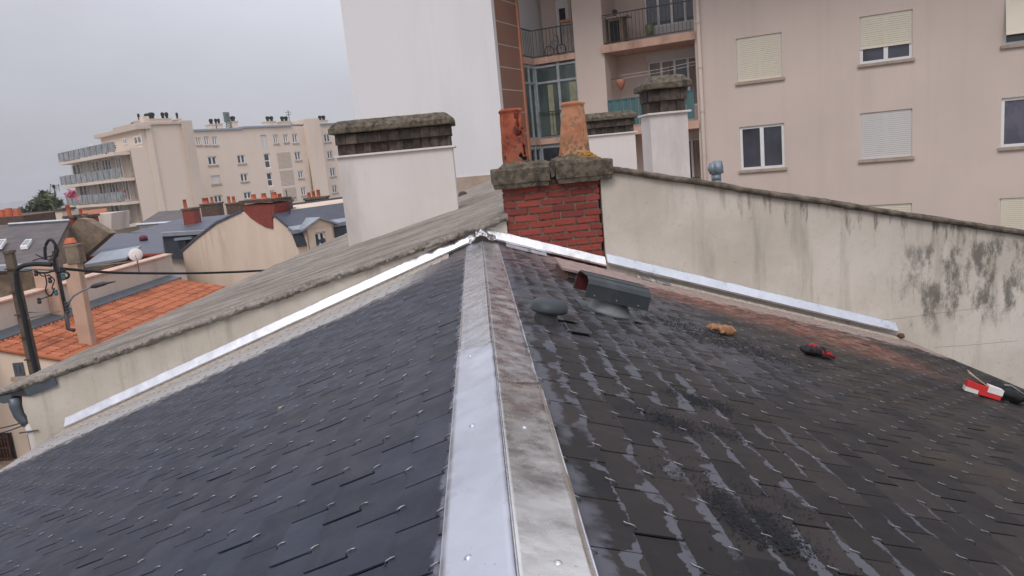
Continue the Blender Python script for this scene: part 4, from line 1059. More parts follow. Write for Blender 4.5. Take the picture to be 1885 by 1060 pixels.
# ================================================================== OBJECTS LYING ON THE ROOF
def on_roof(x, y):                                           # local frame at a pixel of the right slope
    a, yy = rhit(x, y); return rp(1, a, yy, .012)
def blob(mb, c, ax, ay, az, seed, amp=.18, n=18, m=10):
    b = len(mb.v)
    for i in range(m+1):
        ph = math.pi*i/m
        for k in range(n):
            t = 2*math.pi*k/n; d = V(math.sin(ph)*math.cos(t), math.sin(ph)*math.sin(t), math.cos(ph))
            r = 1+amp*nz(d[0]*2+seed, d[1]*2, d[2]*2)+amp*.4*nz(d[0]*6+seed, d[1]*6, d[2]*6)
            mb.v.append(tuple(c+(ax*d[0]+ay*d[1]+az*d[2])*r))
    for i in range(m):
        for k in range(n): mb.f.append((b+i*n+k, b+i*n+(k+1) % n, b+(i+1)*n+(k+1) % n, b+(i+1)*n+k)); mb.c.append(.5)
    return mb
M['tan_glove'] = simple('tan_glove_fabric', lin(150, 110, 80, 1), .95, var=.35, scale=30, bump=.8, bs=160, dirt=(lin(110, 84, 66, 1), .5))
M['red_glove'] = simple('red_glove_fabric', lin(150, 32, 40, 1), .85, var=.2, scale=40, bump=.5, bs=150)
M['black_glove'] = simple('black_glove_rubber', lin(34, 32, 34, 1), .8, var=.2, scale=40, bump=.5, bs=150)
c = on_roof(1326, 616)
tg = thing('work_glove', 'crumpled tan work glove lying on the slates below the box vent', 'glove', tuple(c))
mb = MB(); blob(mb, c+N1*.028+D1*.03, D1*.072, Yv*.055, N1*.034, 3, .3); blob(mb, c+N1*.03-D1*.03+Yv*.015, D1*.06, Yv*.04, N1*.024, 8, .3); mb.build('palm', M['tan_glove'], tg, smooth=True)
for k, (dy, ln) in enumerate(((-.03, .05), (-.01, .065), (.012, .07), (.034, .055))):
    MB().tube([c+D1*(-.04)+Yv*dy+N1*.026, c-D1*(.04+ln*.6)+Yv*(dy*1.2)+N1*.03, c-D1*(.04+ln)+Yv*(dy*1.1)+N1*.012], [.014, .012, .008], 8).build('finger', M['tan_glove'], tg, smooth=True)
MB().tube([c+D1*.0+Yv*(-.045)+N1*.02, c-D1*.03-Yv*.075+N1*.016], [.015, .009], 8).build('thumb', M['tan_glove'], tg, smooth=True)
c0_ = on_roof(1473, 652); c1_ = on_roof(1536, 663)
ax_ = (c1_-c0_); Ln = np.linalg.norm(ax_); ax_ /= Ln; ay_ = np.cross(N1, ax_); ay_ /= np.linalg.norm(ay_)
rg_ = thing('work_glove', 'rolled red and black work glove on the slates right of the tan one', 'glove', tuple(c0_))
mb = MB(); blob(mb, c0_+ax_*Ln*.30+N1*.03, ax_*Ln*.30, ay_*.055, N1*.034, 2, .25); mb.build('palm', M['black_glove'], rg_, smooth=True)
mb = MB(); blob(mb, c0_+ax_*Ln*.33+N1*.045+ay_*.008, ax_*Ln*.22, ay_*.032, N1*.028, 4, .3); mb.build('cuff', M['red_glove'], rg_, smooth=True)
for k, dy in enumerate((-.035, -.012, .012, .036)):
    L2 = Ln*(.95-.06*abs(k-1.4))
    MB().tube([c0_+ax_*Ln*.45+ay_*dy+N1*.03, c0_+ax_*(L2*.82)+ay_*dy*1.0+N1*.028, c0_+ax_*L2+ay_*dy*.9+N1*.012], [.017, .015, .010], 8).build('finger', M['red_glove' if k != 1 else 'black_glove'], rg_, smooth=True)
for k in range(4):
    q = c0_+ax_*Ln*(.12+.13*k)+N1*.055
    MB().tube([q-ay_*.05-N1*.02, q-ay_*.02+ax_*.02+N1*.006, q+ay_*.03+ax_*.045], .009, 6).build('crease', M['black_glove'], rg_, smooth=True)
# torn red and white carton and dark pouch near the eave
c = on_roof(1802, 728)
ct = thing('nail_carton', 'torn red and white carton lying on the slates near the right edge', 'carton', tuple(c))
ax_ = V(.8, -.45, 0)*1.0; ax_[2] = -ax_[0]*math.tan(TH); ax_ /= np.linalg.norm(ax_); ay_ = np.cross(N1, ax_)
def cb_(a0, a1, b0, b1, h0, h1, tw=0): 
    f = lambda a, q, h: c+ax_*a+ay_*(q+tw*a)+N1*h
    return [f(a0, b0, h0), f(a1, b0, h0), f(a1, b1, h0), f(a0, b1, h0), f(a0, b0, h1), f(a1, b0, h1*.9), f(a1, b1, h1*.9), f(a0, b1, h1)]
M['carton_red'] = simple('carton_red', lin(196, 44, 44, 1), .6, var=.1, bump=.1); M['carton_white'] = simple('carton_white', lin(214, 208, 204, 1), .6, var=.1, bump=.1)
M['card'] = simple('brown_card', lin(168, 146, 122, 1), .9, var=.1)
MB().hexa(cb_(-.10, .12, -.05, .05, .0, .075)).build('box', M['carton_red'], ct, bevel=.003)
MB().hexa(cb_(-.102, -.02, -.0525, .0525, .0, .03)).build('white_band', M['carton_white'], ct)
MB().hexa(cb_(.03, .123, -.0523, .0523, .035, .082)).build('white_label', M['carton_white'], ct)
q = cb_(-.11, .02, -.05, .06, .074, .078); q[4] = q[4]+N1*.05; q[0] = q[0]+N1*.05; q[7] = q[7]+N1*.06; q[3] = q[3]+N1*.06
MB().hexa(q).build('open_flap', M['card'], ct)
c = on_roof(1852, 738)
dp = thing('tool_pouch', 'dark crumpled tool pouch beside the red carton at the right edge', 'pouch', tuple(c))
mb = MB(); blob(mb, c+N1*.04, D1*.13, Yv*.09, N1*.055, 31, .35); blob(mb, c+N1*.05-D1*.09+Yv*.02, D1*.07, Yv*.07, N1*.06, 12, .3); mb.build('pouch', M['black_glove'], dp, smooth=True)
MB().tube([c-D1*.1+N1*.09, c-D1*.02+N1*.105-Yv*.02, c+D1*.06+N1*.07-Yv*.06], .008, 6).build('metal_clip', M['steel'], dp, smooth=True)
# yellow leaf on the left slope
p = hit(520, 753, (-ST, 0, CT), ZR*CT); q = V(*p)+V(-ST, 0, CT)*.014
mb = MB(); mb.grid(lambda u, v: q+V((u-.5)*.035, (v-.5)*.02*(1-(2*u-1)**2)+.0, .006*(2*u-1)**2-(u-.5)*.0+(u-.5)*.035*.344), 8, 4)
tag(mb.build('fallen_leaf', simple('yellow_leaf', lin(190, 160, 110, 1), .8), loc=tuple(q), solid=.001), 'single small yellow leaf lying on the left slate slope', 'leaf')
# moss and debris crumbs
mb = MB(); rg = random.Random(23)
cl = [(1290, 742, .13, .07, 520), (1235, 780, .09, .07, 420), (1330, 800, .07, .06, 110), (1330, 925, .06, .05, 170), (1385, 965, .09, .08, 700), (1430, 1000, .07, .05, 260), (1440, 930, .10, .08, 60), (1280, 880, .10, .1, 80), (1360, 640, .30, .18, 420), (1250, 600, .25, .16, 260), (1500, 700, .5, .5, 160), (1190, 640, .2, .2, 160), (1150, 720, .3, .4, 40), (1480, 1030, .2, .2, 60)]
for (x, y, sa, sy, n_) in cl:
    a, yy = rhit(x, y)
    for k in range(int(n_*2.2)):
        aa = rg.gauss(a, sa*.6); y_ = rg.gauss(yy, sy*.75)
        y_ += (aa-a)*-.15
        if aa < .2 or aa > AE[1]-.05 or y_ > YW-.1: continue
        r = rg.uniform(.0012, .0034)*(1.5 if yy > 4 else 1); p = rp(1, aa, y_, .008); t = rg.uniform(0, 3.1); e1 = D1*math.cos(t)+Yv*math.sin(t); e2 = -D1*math.sin(t)+Yv*math.cos(t)
        L2 = r*rg.uniform(1, 2.6)
        pts = [p+e1*L2, p+e2*r, p-e1*L2, p-e2*r]; topp = p+N1*r*.9+e1*r*.3
        b0 = len(mb.v); mb.v += [tuple(q) for q in pts]+[tuple(topp)]
        for i in range(4): mb.f.append((b0+i, b0+(i+1) % 4, b0+4)); mb.c.append(rg.random())
        mb.f.append((b0+3, b0+2, b0+1, b0)); mb.c.append(.5)
o = mb.build('moss_debris', simple('black_moss_crumbs', lin(30, 31, 36, 1), .9, var=.4, scale=60, bump=0, rnd=.5), loc=(0, 3, 6)); tag(o, 'black crumbs of dry moss scattered in patches over the right slate slope', 'moss', kind='stuff')

# ================================================================== FAR BANDED BLOCK ON THE LEFT
def on_dist(x, y, Y): p = P(x, y, Y); return V(p[0], p[1], 0)
b1 = R_(-45.6)
eF = -V(math.sin(b1), math.cos(b1), 0); nF = V(-math.cos(b1), math.sin(b1), 0)
if nF[1] > 0: nF = -nF
eG = V(math.cos(b1), -math.sin(b1), 0); eG = eG if eG[0] > 0 else -eG
nG = V(eG[1], -eG[0], 0)
C1 = on_dist(250, 330, 80)
FA = Fr(C1, eF, nF); FB = Fr(C1, eG, nG)
fb = thing('apartment_building', 'distant pinkish apartment building with stepped glass balconies and many roof chimneys on the left skyline', 'apartment building', tuple(C1))
def z_at(frm, x, y): return frm.sz(x, y)[1]
zr1 = FB.sz(300, 229)[1]; sB = FB.sz(353, 300)[0]; sB0 = FB.sz(268, 300)[0]
zter = FA.sz(245, 275)[1]
# lower body (full width), penthouse body set back
sAl = FA.sz(137, 340)[0]
mb = MB(); mb.prism([tuple(C1), tuple(C1+eF*sAl), tuple(C1+eF*sAl+eG*(sB-.3)), tuple(C1+eG*(sB-.3))], (0, 0, zter)); mb.build('wall', M['far_wall_b'], fb)
mb = MB(); mb.prism([tuple(C1+nG*.03-nF*.0), tuple(C1+nG*.03+eG*sB), tuple(C1+eG*sB-nG*1), tuple(C1-nG*1)], (0, 0, zter+.2)); mb.build('blind_wall', M['far_wall'], fb)
pA = C1+eG*sB0-nG*0
mb = MB(); mb.prism([tuple(pA+nG*.02+V(0, 0, zter-1)), tuple(C1+nG*.02+eG*sB+V(0, 0, zter-1)), tuple(C1+eG*sB+eF*(-11)+V(0, 0, zter-1)), tuple(pA+eF*(-11)+V(0, 0, zter-1))], (0, 0, zr1-zter+1)); mb.build('penthouse', M['far_wall'], fb)
FP = Fr(pA, eF, nF)
mb = MB(); FP.box(mb, -11.6, .5, zr1-.42, zr1-.02, -1, .5); mb.build('roof_edge', M['far_wall_b'], fb)
mb = MB(); FB.box(mb, sB0-.4, sB+.4, zr1, zr1+.25, -6, .25); mb.build('roof_edge', M['far_wall_b'], fb)
mb = MB(); FB.box(mb, sB-.55, sB+.55, 2, zr1+.3, -1, .5); mb.build('wall_rib', M['far_wall_b'], fb)
mb = MB(); FB.box(mb, sB0+.9-.4, sB0+1.5-.4, 2, zr1+.9, -.8, .22); mb.build('wall_rib', M['far_wall'], fb)
for (x0, y0, x1, y1) in ((205, 258, 212, 272), (227, 254, 234, 266), (247, 250, 261, 266), (165, 266, 171, 280)):
    r = FP.rect(x0, y0, x1, y1); window(FP, r, fb, t=.0, sill=False, fwid=.12, glass='glass_far', th=.06)
# balconies
zs0 = [FA.sz(243, y)[1] for y in (277, 326, 369, 409)]
for i, z in enumerate(zs0):
    al_ = (sAl+1.0, sAl+.1, sAl+.9, FA.sz(206, 410)[0])[i]; ar_ = (-1.0, -.2, -.1, -.1)[i]
    if i == 0: ar_ = -.3
    mb = MB(); FA.box(mb, al_, ar_, z-.35, z-.05, -1, 1.5); mb.build('balcony_slab', M['far_wall'], fb)
    g = MB(); FA.box(g, al_+.05, ar_-.05, z+.05, z+1.0, 1.40, 1.44); FA.box(g, al_+.04, al_+.08, z+.05, z+1.0, -.8, 1.4); bal = g.build('balcony_glass', M['rail_glass'], fb)
    mb = MB(); FA.box(mb, al_, ar_, z+1.0, z+1.06, 1.38, 1.46)
    k = al_
    while k < ar_: FA.box(mb, k, k+.06, z-.05, z+1.02, 1.45, 1.49); k += 1.7
    mb.build('rail', M['zinc_trim'], bal)
    if i:                                                    # doors and piers behind each balcony
        zt = z+2.35
        k = max(sAl+.5, al_+.6); j = 0
        while k < -2.0:
            wdt = (2.6, 1.5, 2.2)[j % 3]
            window(FA, [k, min(k+wdt, -.4), z, zt], fb, t=.0, sill=False, cols=2+j % 2, fwid=.14, glass='glass_far', th=.1)
            k += wdt+(.9, 1.3)[j % 2]; j += 1
    rgp = random.Random(i+50)
    for k in range(5):
        a = rgp.uniform(al_+.6, ar_-.8); mb = MB()
        for q in range(26):
            c = V(*FA.pt(a+rgp.uniform(-.35, .35), z+.3+rgp.uniform(-.2, .8), 1.0+rgp.uniform(-.2, .2))); s_ = rgp.uniform(.08, .2)
            d1 = V(rgp.uniform(-1, 1), rgp.uniform(-1, 1), rgp.uniform(-1, 1))*s_; d2 = V(rgp.uniform(-1, 1), rgp.uniform(-1, 1), rgp.uniform(-1, 1))*s_
            mb.face([c-d1, c+d2, c+d1, c-d2], rgp.random())
        pp = FA.pt(a, z, 1.0)
        pl = mb.build('balcony_plant', M['plant'] if not (i == 2 and k == 0) else M['pink_flower'], loc=pp)
        tag(pl, 'dark leafy pot plant on the %s glass balcony of the distant building' % ('top', 'second', 'third', 'lowest')[i], 'plant', 'pot plants on the %s distant balcony' % ('top', 'second', 'third', 'lowest')[i])
c = P(132, 358, 79); mb = MB(); rgp = random.Random(8)
for q in range(90):
    p_ = c+V(rgp.gauss(0, .22), rgp.gauss(0, .2), rgp.gauss(.0, .26)); s_ = .17
    d1 = V(rgp.uniform(-1, 1), rgp.uniform(-1, 1), rgp.uniform(-1, 1))*s_; d2 = V(rgp.uniform(-1, 1), rgp.uniform(-1, 1), rgp.uniform(-1, 1))*s_
    mb.face([p_-d1, p_+d2, p_+d1, p_-d2], rgp.random())
tag(mb.build('flowering_plant', M['pink_flower'], loc=tuple(c)), 'pink flowering plant on the left end of the distant building third balcony', 'plant')
# second wing, further back
C2 = on_dist(353, 330, 97); F2 = Fr(C2, eG, nG)
zw2 = F2.sz(420, 239)[1]; s_a = F2.sz(456, 300)[0]; s_b = F2.sz(568, 300)[0]; s_c = F2.sz(592, 300)[0]; s_d = F2.sz(660, 300)[0]
rows = [(361, 252.6, 370, 266.6), (376, 251, 385, 267), (391, 251, 400, 267), (383, 287.5, 399, 303.6), (437, 285, 451.5, 301), (389, 322.7, 405.6, 338.5), (443, 319, 456.6, 334), (394.6, 359, 409.4, 373), (449, 353, 463, 366)]
rows2 = [(480.8, 248, 491.7, 277), (487, 282, 498, 309.4), (492, 317.6, 502.4, 343), (498, 350, 506, 368.5), (503.7, 247.5, 512, 264), (522, 247, 530.5, 262), (538.6, 246, 548, 263), (543, 279, 554, 295), (549, 314, 558.5, 328), (554.6, 344, 563.6, 359.6)]
rows3 = [(596.7, 246, 608, 261.5), (603, 277, 612.5, 292), (608, 308.7, 617.6, 324.7), (612, 340, 621, 355), (617, 370, 625, 382)]
F3 = Fr(C2+nG*.0, eG, nG); zw3 = F2.sz(505, 233.5)[1]
def wall_far(frm, a0, a1, z1, rws, t=0, mats=None):
    hs = [frm.rect(*r) for r in rws]
    holed_wall(frm, a0, a1, 0, z1, hs, .25).build('wall', M['far_wall'], fb)
    for i, (h, r) in enumerate(zip(hs, rws)):
        shut = 0; gl = 'glass_far'; cols = 2
        if r[0] in (389, 480.8): shut = .97
        tall = (h[3]-h[2]) > 1.7
        window(frm, h, fb, t=-.2, sill=not tall, fwid=.13, glass=gl, cols=1 if tall else 2, transom=.5 if tall and not shut else 0, shutter=shut, smat='shutter_w', slats=False, sill_h=.22, over=.12, th=.06)
wall_far(F2, -3, s_a, zw2, rows); wall_far(F2, s_a, s_b, zw3, rows2)
F4 = Fr(C2-nG*.6, eG, nG); wall_far(F4, F4.sz(591, 300)[0]-.2, s_d, zw3+.1, rows3)
mb = MB(); F2.box(mb, -3, s_d, 0, zw2-.02, -10, -1.3); mb.build('body', M['far_wall_b'], fb)
mb = MB(); F2.box(mb, -3, s_a, zw2, zw2+.22, -4, .25); F2.box(mb, s_a+.01, s_b-2, zw3, zw3+.22, -4, .25); F2.box(mb, s_b-2.01, s_d, zw3+.1, zw3+.3, -4, -.3); mb.build('roof_edge', M['zinc_trim'], fb)
zt4 = F2.sz(580, 219)[1]
mb = MB(); F2.box(mb, s_b, s_c, 0, zt4, -5, .9); mb.build('stair_tower', M['far_wall'], fb)
mb = MB(); mb.hexa([F2.pt(s_b-.02, zw3+.2, .2), F2.pt(s_b-2.6, zw3+.2, -3), F2.pt(s_b-2.6, zw3+.2, -5), F2.pt(s_b-.02, zw3+.2, -5), F2.pt(s_b-.02, zt4, .2), F2.pt(s_b-2.6, zw3+.5, -3), F2.pt(s_b-2.6, zw3+.5, -5), F2.pt(s_b-.02, zt4, -5)]); mb.build('lift_housing', M['far_wall'], fb)
mb = MB(); mb.tube([F2.pt(F2.sz(565, 262)[0], F2.sz(565, 262)[1], .15), F2.pt(F2.sz(570, 300)[0]-.25, 2, .15)], .16, 6); mb.build('flue_pipe', M['brown_wall'], fb)
# perforated brick screens
for (x0, y0, x1, y1) in ((511, 280, 536, 309), (516, 313, 541, 341), (521, 345, 546, 371)):
    r = F2.rect(x0, y0, x1, y1); mb = MB()
    F2.box(mb, r[0], r[1], r[2], r[3], .0, .02); sc = mb.build('brick_screen', M['far_wall'], fb)
    mb = MB(); n = 13; hz_ = (r[3]-r[2])/n
    for k in range(n):
        m_ = 12; wq = (r[1]-r[0])/m_
        for q in range(m_): F2.box(mb, r[0]+wq*(q+.12+.5*(k % 2)*.9), r[0]+wq*min(q+.62+.5*(k % 2)*.9, m_), r[2]+hz_*(k+.15), r[2]+hz_*(k+.62), .02, .035)
    mb.build('screen_openings', M['slate_brown'], sc)
# chimneys and vents on both roofs
def roofstack(frm, x0, x1, ytop, zb, t, pots=2, dep=1.6, mat='far_wall'):
    a0, _ = frm.sz(x0, ytop); a1, zt = frm.sz(x1, ytop)
    zz = frm.sz((x0+x1)/2, ytop)[1]; mb = MB(); frm.box(mb, a0, a1, zb-.5, zz-.45, t-dep, t); st = mb.build('chimney', M[mat], fb)
    mb = MB(); frm.box(mb, a0-.08, a1+.08, zz-.45, zz-.33, t-dep-.08, t+.08); mb.build('cap', M['far_wall_b'], st)
    for k in range(pots):
        c = frm.pt(a0+(a1-a0)*(k+.5)/pots, zz-.36, t-.5); mb = MB(); rr = min(.34, (a1-a0)/pots*.42)
        mb.lathe([(rr*.8, 0), (rr*.8, .3), (rr*1.1, .38), (rr*1.1, .62), (rr*.6, .72), (0, .74)], c, 8); mb.build('pot', M['dark'], st)
for (x0, x1, yt, pt_) in ((210, 216, 232, 1), (233, 247, 215, 2), (227, 232, 227, 1)): roofstack(FP, x0, x1, yt, zr1, -1.5, pt_)
for (x0, x1, yt, pt_) in ((262, 267, 213, 1), (305, 320, 210.5, 2), (333, 338, 211, 1)): roofstack(FB, x0, x1, yt, zr1, -.8, pt_)
for (x0, x1, yt, pt_) in ((393, 401, 222, 1), (403, 414, 221.5, 2), (432, 442, 217, 1)): roofstack(F2, x0, x1, yt, zw2, -.8, pt_)
for (x0, x1, yt, pt_) in ((498, 512, 217, 2), (525, 539, 217, 2)): roofstack(F2, x0, x1, yt, zw3, -.8, pt_)
roofstack(F2, 595, 608, 215.5, zw3, -.8, 2)
def mast(frm, x, y0, y1, root, r=.05, yagi=False, t=-1, name='aerial', mat='metal_dark'):
    a, z1 = frm.sz(x, y0); z0 = frm.sz(x, y1)[1]; mb = MB(); mb.tube([frm.pt(a, z0-1, t), frm.pt(a, z1, t)], r, 5)
    for k in range(4 if yagi else 2): mb.tube([frm.pt(a-.5+.1*k, z1-.3-.35*k, t), frm.pt(a+.5-.1*k, z1-.3-.35*k, t)], r*.7, 4)
    mb.build(name, M[mat], root)
mast(F2, 537, 201, 222, fb)
a, z1 = F2.sz(424, 206); z0 = F2.sz(426, 236)[1]; mb = MB()
for d_ in (-.35, .35): mb.tube([F2.pt(a+d_, z0-.5, -1), F2.pt(a+d_*.7, z1, -1)], .07, 5)
for k in range(8): mb.tube([F2.pt(a-.35, z0+(z1-z0)*k/8, -1), F2.pt(a+.3, z0+(z1-z0)*(k+1)/8, -1)], .05, 4)
for k in range(3): F2.box(mb, a-.45+.3*k, a-.25+.3*k, z1-1.2, z1+.1, -1.2, -1.0)
mb.build('lattice_aerial', simple('aerial_grey', lin(110, 120, 118, 1), .7, bump=0), fb)

# ================================================================== HOUSES IN THE MIDDLE DISTANCE
def poly_px(pts, Y): return [P(x, y, Y) for x, y in pts]
def stack_px(root, x0, x1, ytop, ybot, Y, mat, pots=(), dep=.9, top='conc', as_name='chimney'):
    """chimney stack as a part of a house; pots: (x, ytop, halfwidth_px, mat)"""
    a = P(x0, ytop, Y); c = P(x1, ytop, Y); d = P((x0+x1)/2, ybot, Y); zt = (a[2]+c[2])/2
    mb = MB(); mb.box((a[0], Y, d[2]-.6), (c[0], Y+dep, zt-.07)); st = mb.build(as_name, M[mat], root)
    mb = MB(); mb.box((a[0]-.05, Y-.05, zt-.07), (c[0]+.05, Y+dep+.05, zt+.02)); mb.build('cap', M[top], st)
    for (x, yt, hw, mt) in pots:
        p = P(x, yt, Y+dep*.4); r = hw/F*Y*1.0
        MB().lathe([(r*1.15, 0), (r, .05), (r*.85, p[2]-zt-.05), (r*1.0, p[2]-zt-.04), (r, p[2]-zt), (r*.7, p[2]-zt), (r*.65, .05)], (p[0], Y+dep*.4, zt), 10).build('pot', M[mt], st, smooth=True)
    return st
# --- cream gable house with a mansard and a dormer
K0 = on_dist(549, 460, 26)
eK = V(.777, -.629, 0); nK = V(-.629, -.777, 0); eM_ = V(.629, .777, 0); nM_ = V(.777, -.629, 0)
FK = Fr(K0, eK, nK); FM = Fr(K0, eM_, nM_)
gh = thing('gable_house', 'cream gabled house with rust red brick patch and a grey mansard roof with dormer', 'house', tuple(K0))
prof_ = [(330, 520), (336, 463), (362, 440), (400, 411), (446, 390), (503, 395), (514, 404), (536, 423), (548, 455)]
pz = [FK.sz(x, y) for x, y in prof_]
pz[-1] = (0.0, pz[-1][1]); zlow = 0
pl = [(pz[1][0], zlow)]+pz[1:]+[(0.0, zlow)]
MB().prism([FK.pt(s, z) for s, z in pl], tuple(eM_*9)).build('wall', M['cream_wall'], gh)
def roofq(i, j, lift, mat, name, ext=.25):
    (s0, z0), (s1, z1) = pz[i], pz[j]; n_ = V(-(z1-z0), 0, s1-s0); L_ = math.hypot(s1-s0, z1-z0); ns, nzv = (-(z1-z0)/L_*lift, (s1-s0)/L_*lift)
    if nzv < 0: ns, nzv = -ns, -nzv
    q = [FK.pt(s0, z0, ext), FK.pt(s1, z1, ext), FK.pt(s1+ns, z1+nzv, ext), FK.pt(s0+ns, z0+nzv, ext)]
    return MB().prism(q, tuple(eM_*9.4)).build(name, M[mat], gh)
roofq(1, 2, .08, 'slate_far', 'roof', .05); roofq(2, 3, .08, 'slate_far', 'roof', .05); roofq(3, 4, .08, 'slate_far', 'roof', .05)
roofq(5, 7, .10, 'slate_far', 'roof', .06); roofq(7, 8, .10, 'slate_dark', 'mansard', .04)
zbk = pz[7][1]; sbk = pz[7][0]
mb = MB(); mb.prism([FK.pt(sbk-.05, zbk-.02, .1), FK.pt(sbk+.22, zbk-.14, .1), FK.pt(sbk+.22, zbk-.0, .1), FK.pt(sbk-.02, zbk+.13, .1)], tuple(eM_*9.5)); mb.build('zinc_band', M['zinc_trim'], gh)
# brick patch & stack on top
pp_ = [(446, 377), (505, 375), (505, 397), (501, 402), (502, 421), (488, 418), (474, 410), (462, 402), (449, 389)]
q = [FK.pt(*FK.sz(x, y, .04), .04) for x, y in pp_]
MB().prism(q, tuple(eM_*.7)).build('brick_patch', M['red_brick_far'], gh)
a0, zt = FK.sz(447, 375); a1, _ = FK.sz(504, 375)
mb = MB(); FK.box(mb, a0-.06, a1+.06, zt, zt+.12, -.75, .12); cst = mb.build('chimney', M['dark_brick'], gh)
for i, (x, yt) in enumerate(((453, 360), (472, 358), (491, 356))):
    a, z1 = FK.sz(x, yt); mb = MB(); mb.lathe([(.13, 0), (.1, .05), (.085, z1-zt-.12), (.1, z1-zt-.1), (.06, z1-zt-.1)], FK.pt(a, zt+.12, -.3), 10); mb.build('pot', M['pot'], cst, smooth=True)
mast(FK, 505, 352, 376, gh, r=.02, t=-.5)
c_ = stack_px(gh, 506, 527, 371, 398, 27.6, 'dark_brick', ((514, 356, 4, 'pot'),))
# dormer on the mansard face
dcx = FM.sz(586, 430)[0]
dz0 = FM.sz(588, 456, .1)[1]; dz1 = FM.sz(586, 418, .1)[1]; dzt = FM.sz(580, 404, .1)[1]
dw = .62
mb = MB(); holed_wall(Fr(FM.O+FM.n*.12, FM.e, FM.n), dcx-dw, dcx+dw, dz0-1.2, dz1, [[dcx-.25, dcx+.22, dz0-.2, dz1-.18]], .15, mb)
FM.box(mb, dcx-dw, dcx-dw+.08, dz0-1.2, dz1, -1.6, .12); FM.box(mb, dcx+dw-.08, dcx+dw, dz0-1.2, dz1, -1.6, .12)
dm = mb.build('dormer', M['cream_wall'], gh)
window(Fr(FM.O+FM.n*.12, FM.e, FM.n), [dcx-.25, dcx+.22, dz0-.2, dz1-.18], gh, t=-.12, sill=False, fwid=.06)
mb = MB(); mb.prism([FM.pt(dcx-dw-.06, dz1, .14), FM.pt(dcx+dw+.06, dz1, .14), FM.pt(dcx, dzt, .14)], tuple(FM.n*-.5)); mb.build('pediment', M['cream_wall'], dm)
mb = MB()
for sgn in (-1, 1): mb.hexa([FM.pt(dcx, dzt, .24), FM.pt(dcx+sgn*(dw+.22), dz1-.05, .24), FM.pt(dcx+sgn*(dw+.22), dz1-.05, -2), FM.pt(dcx, dzt, -2), FM.pt(dcx, dzt+.07, .24), FM.pt(dcx+sgn*(dw+.22), dz1+.02, .24), FM.pt(dcx+sgn*(dw+.22), dz1+.02, -2), FM.pt(dcx, dzt+.07, -2)])
mb.build('dormer_roof', M['zinc_trim'], dm)

# --- generic: house whose visible roof plane is a pixel polygon with given depths
def roof_poly(root, pts, mat, th=.12, name='roof'):
    q = [P(x, y, Y) for x, y, Y in pts]; mb = MB(); mb.prism(q, (0, 0, -th)); return mb.build(name, M[mat], root)
def body_under(root, pts, mat, drop=.14, name='wall'):
    q = [P(x, y, Y)-V(0, 0, drop) for x, y, Y in pts]; mb = MB(); n = len(q)
    mb.face(q); 
    for i in range(n):
        a, c = q[i], q[(i+1) % n]; mb.face([a, c, (c[0], c[1], 0), (a[0], a[1], 0)])
    return mb.build(name, M[mat], root)
def slate_house(label, cat, pts, rmat, wmat, group=None, name='slate_house'):
    c = on_dist(pts[0][0], pts[0][1], pts[0][2]); h = thing(name, label, cat, tuple(c), group)
    body_under(h, pts, wmat); roof_poly(h, pts, rmat); return h
# dark hipped roof just in front of the distant building
h1 = slate_house('house with a small brown slate hipped roof and pale zinc gutter below the distant building', 'house', [(256, 412, 44), (293, 389, 48), (368, 384, 50), (372, 404, 44)], 'slate_brown', 'grey_wall')
q0, q1 = P(252, 413.5, 43.8), P(372, 405.5, 43.8); MB().tube([q0, q1], .09, 8).build('gutter', M['zinc_trim'], h1)
stack_px(h1, 368, 401, 375, 392, 46, 'dark_brick', ((377, 364, 6, 'pot'), (389, 362, 2.6, 'pot')))
MB().box(tuple(P(401, 392, 46.5)), tuple(P(415, 374, 47.5))).build('rendered_block', M['cream_wall'], h1)
stack_px(h1, 415, 441, 374, 400, 45, 'dark_brick', ((420, 361, 3, 'pot'), (429, 361, 3, 'pot')))
# blue slate roof with the single brick stack
h2 = slate_house('house with blue slate roof and a lone brick stack left of the cream gable', 'house', [(236, 428, 38), (330, 403, 42), (440, 393, 42), (412, 424, 37), (300, 429, 36.5)], 'slate_far', 'grey_wall')
stack_px(h2, 334, 355, 384, 408, 39, 'red_brick_far', ((339, 367, 3.4, 'pot'),))
q0, q1 = P(293, 431, 36), P(392, 425.5, 36); mb = MB(); mb.hexa([q0-V(0, 0, .12), q1-V(0, 0, .12), q1+V(0, .4, -.12), q0+V(0, .4, -.12), q0+V(0, 0, .06), q1+V(0, 0, .06), q1+V(0, .4, .06), q0+V(0, .4, .06)]).build('zinc_band', M['zinc_trim'], h2)
q = poly_px([(295, 433), (395, 428), (395, 480), (297, 475)], 36.2); MB().prism(q, (0, .2, 0)).build('mansard_face', M['slate_dark'], h2)
wq = P(331, 440, 36); mb = MB(); a = P(331, 459, 36); c = P(341, 441, 36)
MB().box((a[0], 36.0, a[2]), (c[0], 36.18, c[2])).build('window', M['glass_far'], h2); MB().box((a[0]-.15, 35.9, c[2]), (c[0]+.35, 36.2, c[2]+.12)).build('window_hood', M['zinc_trim'], h2)
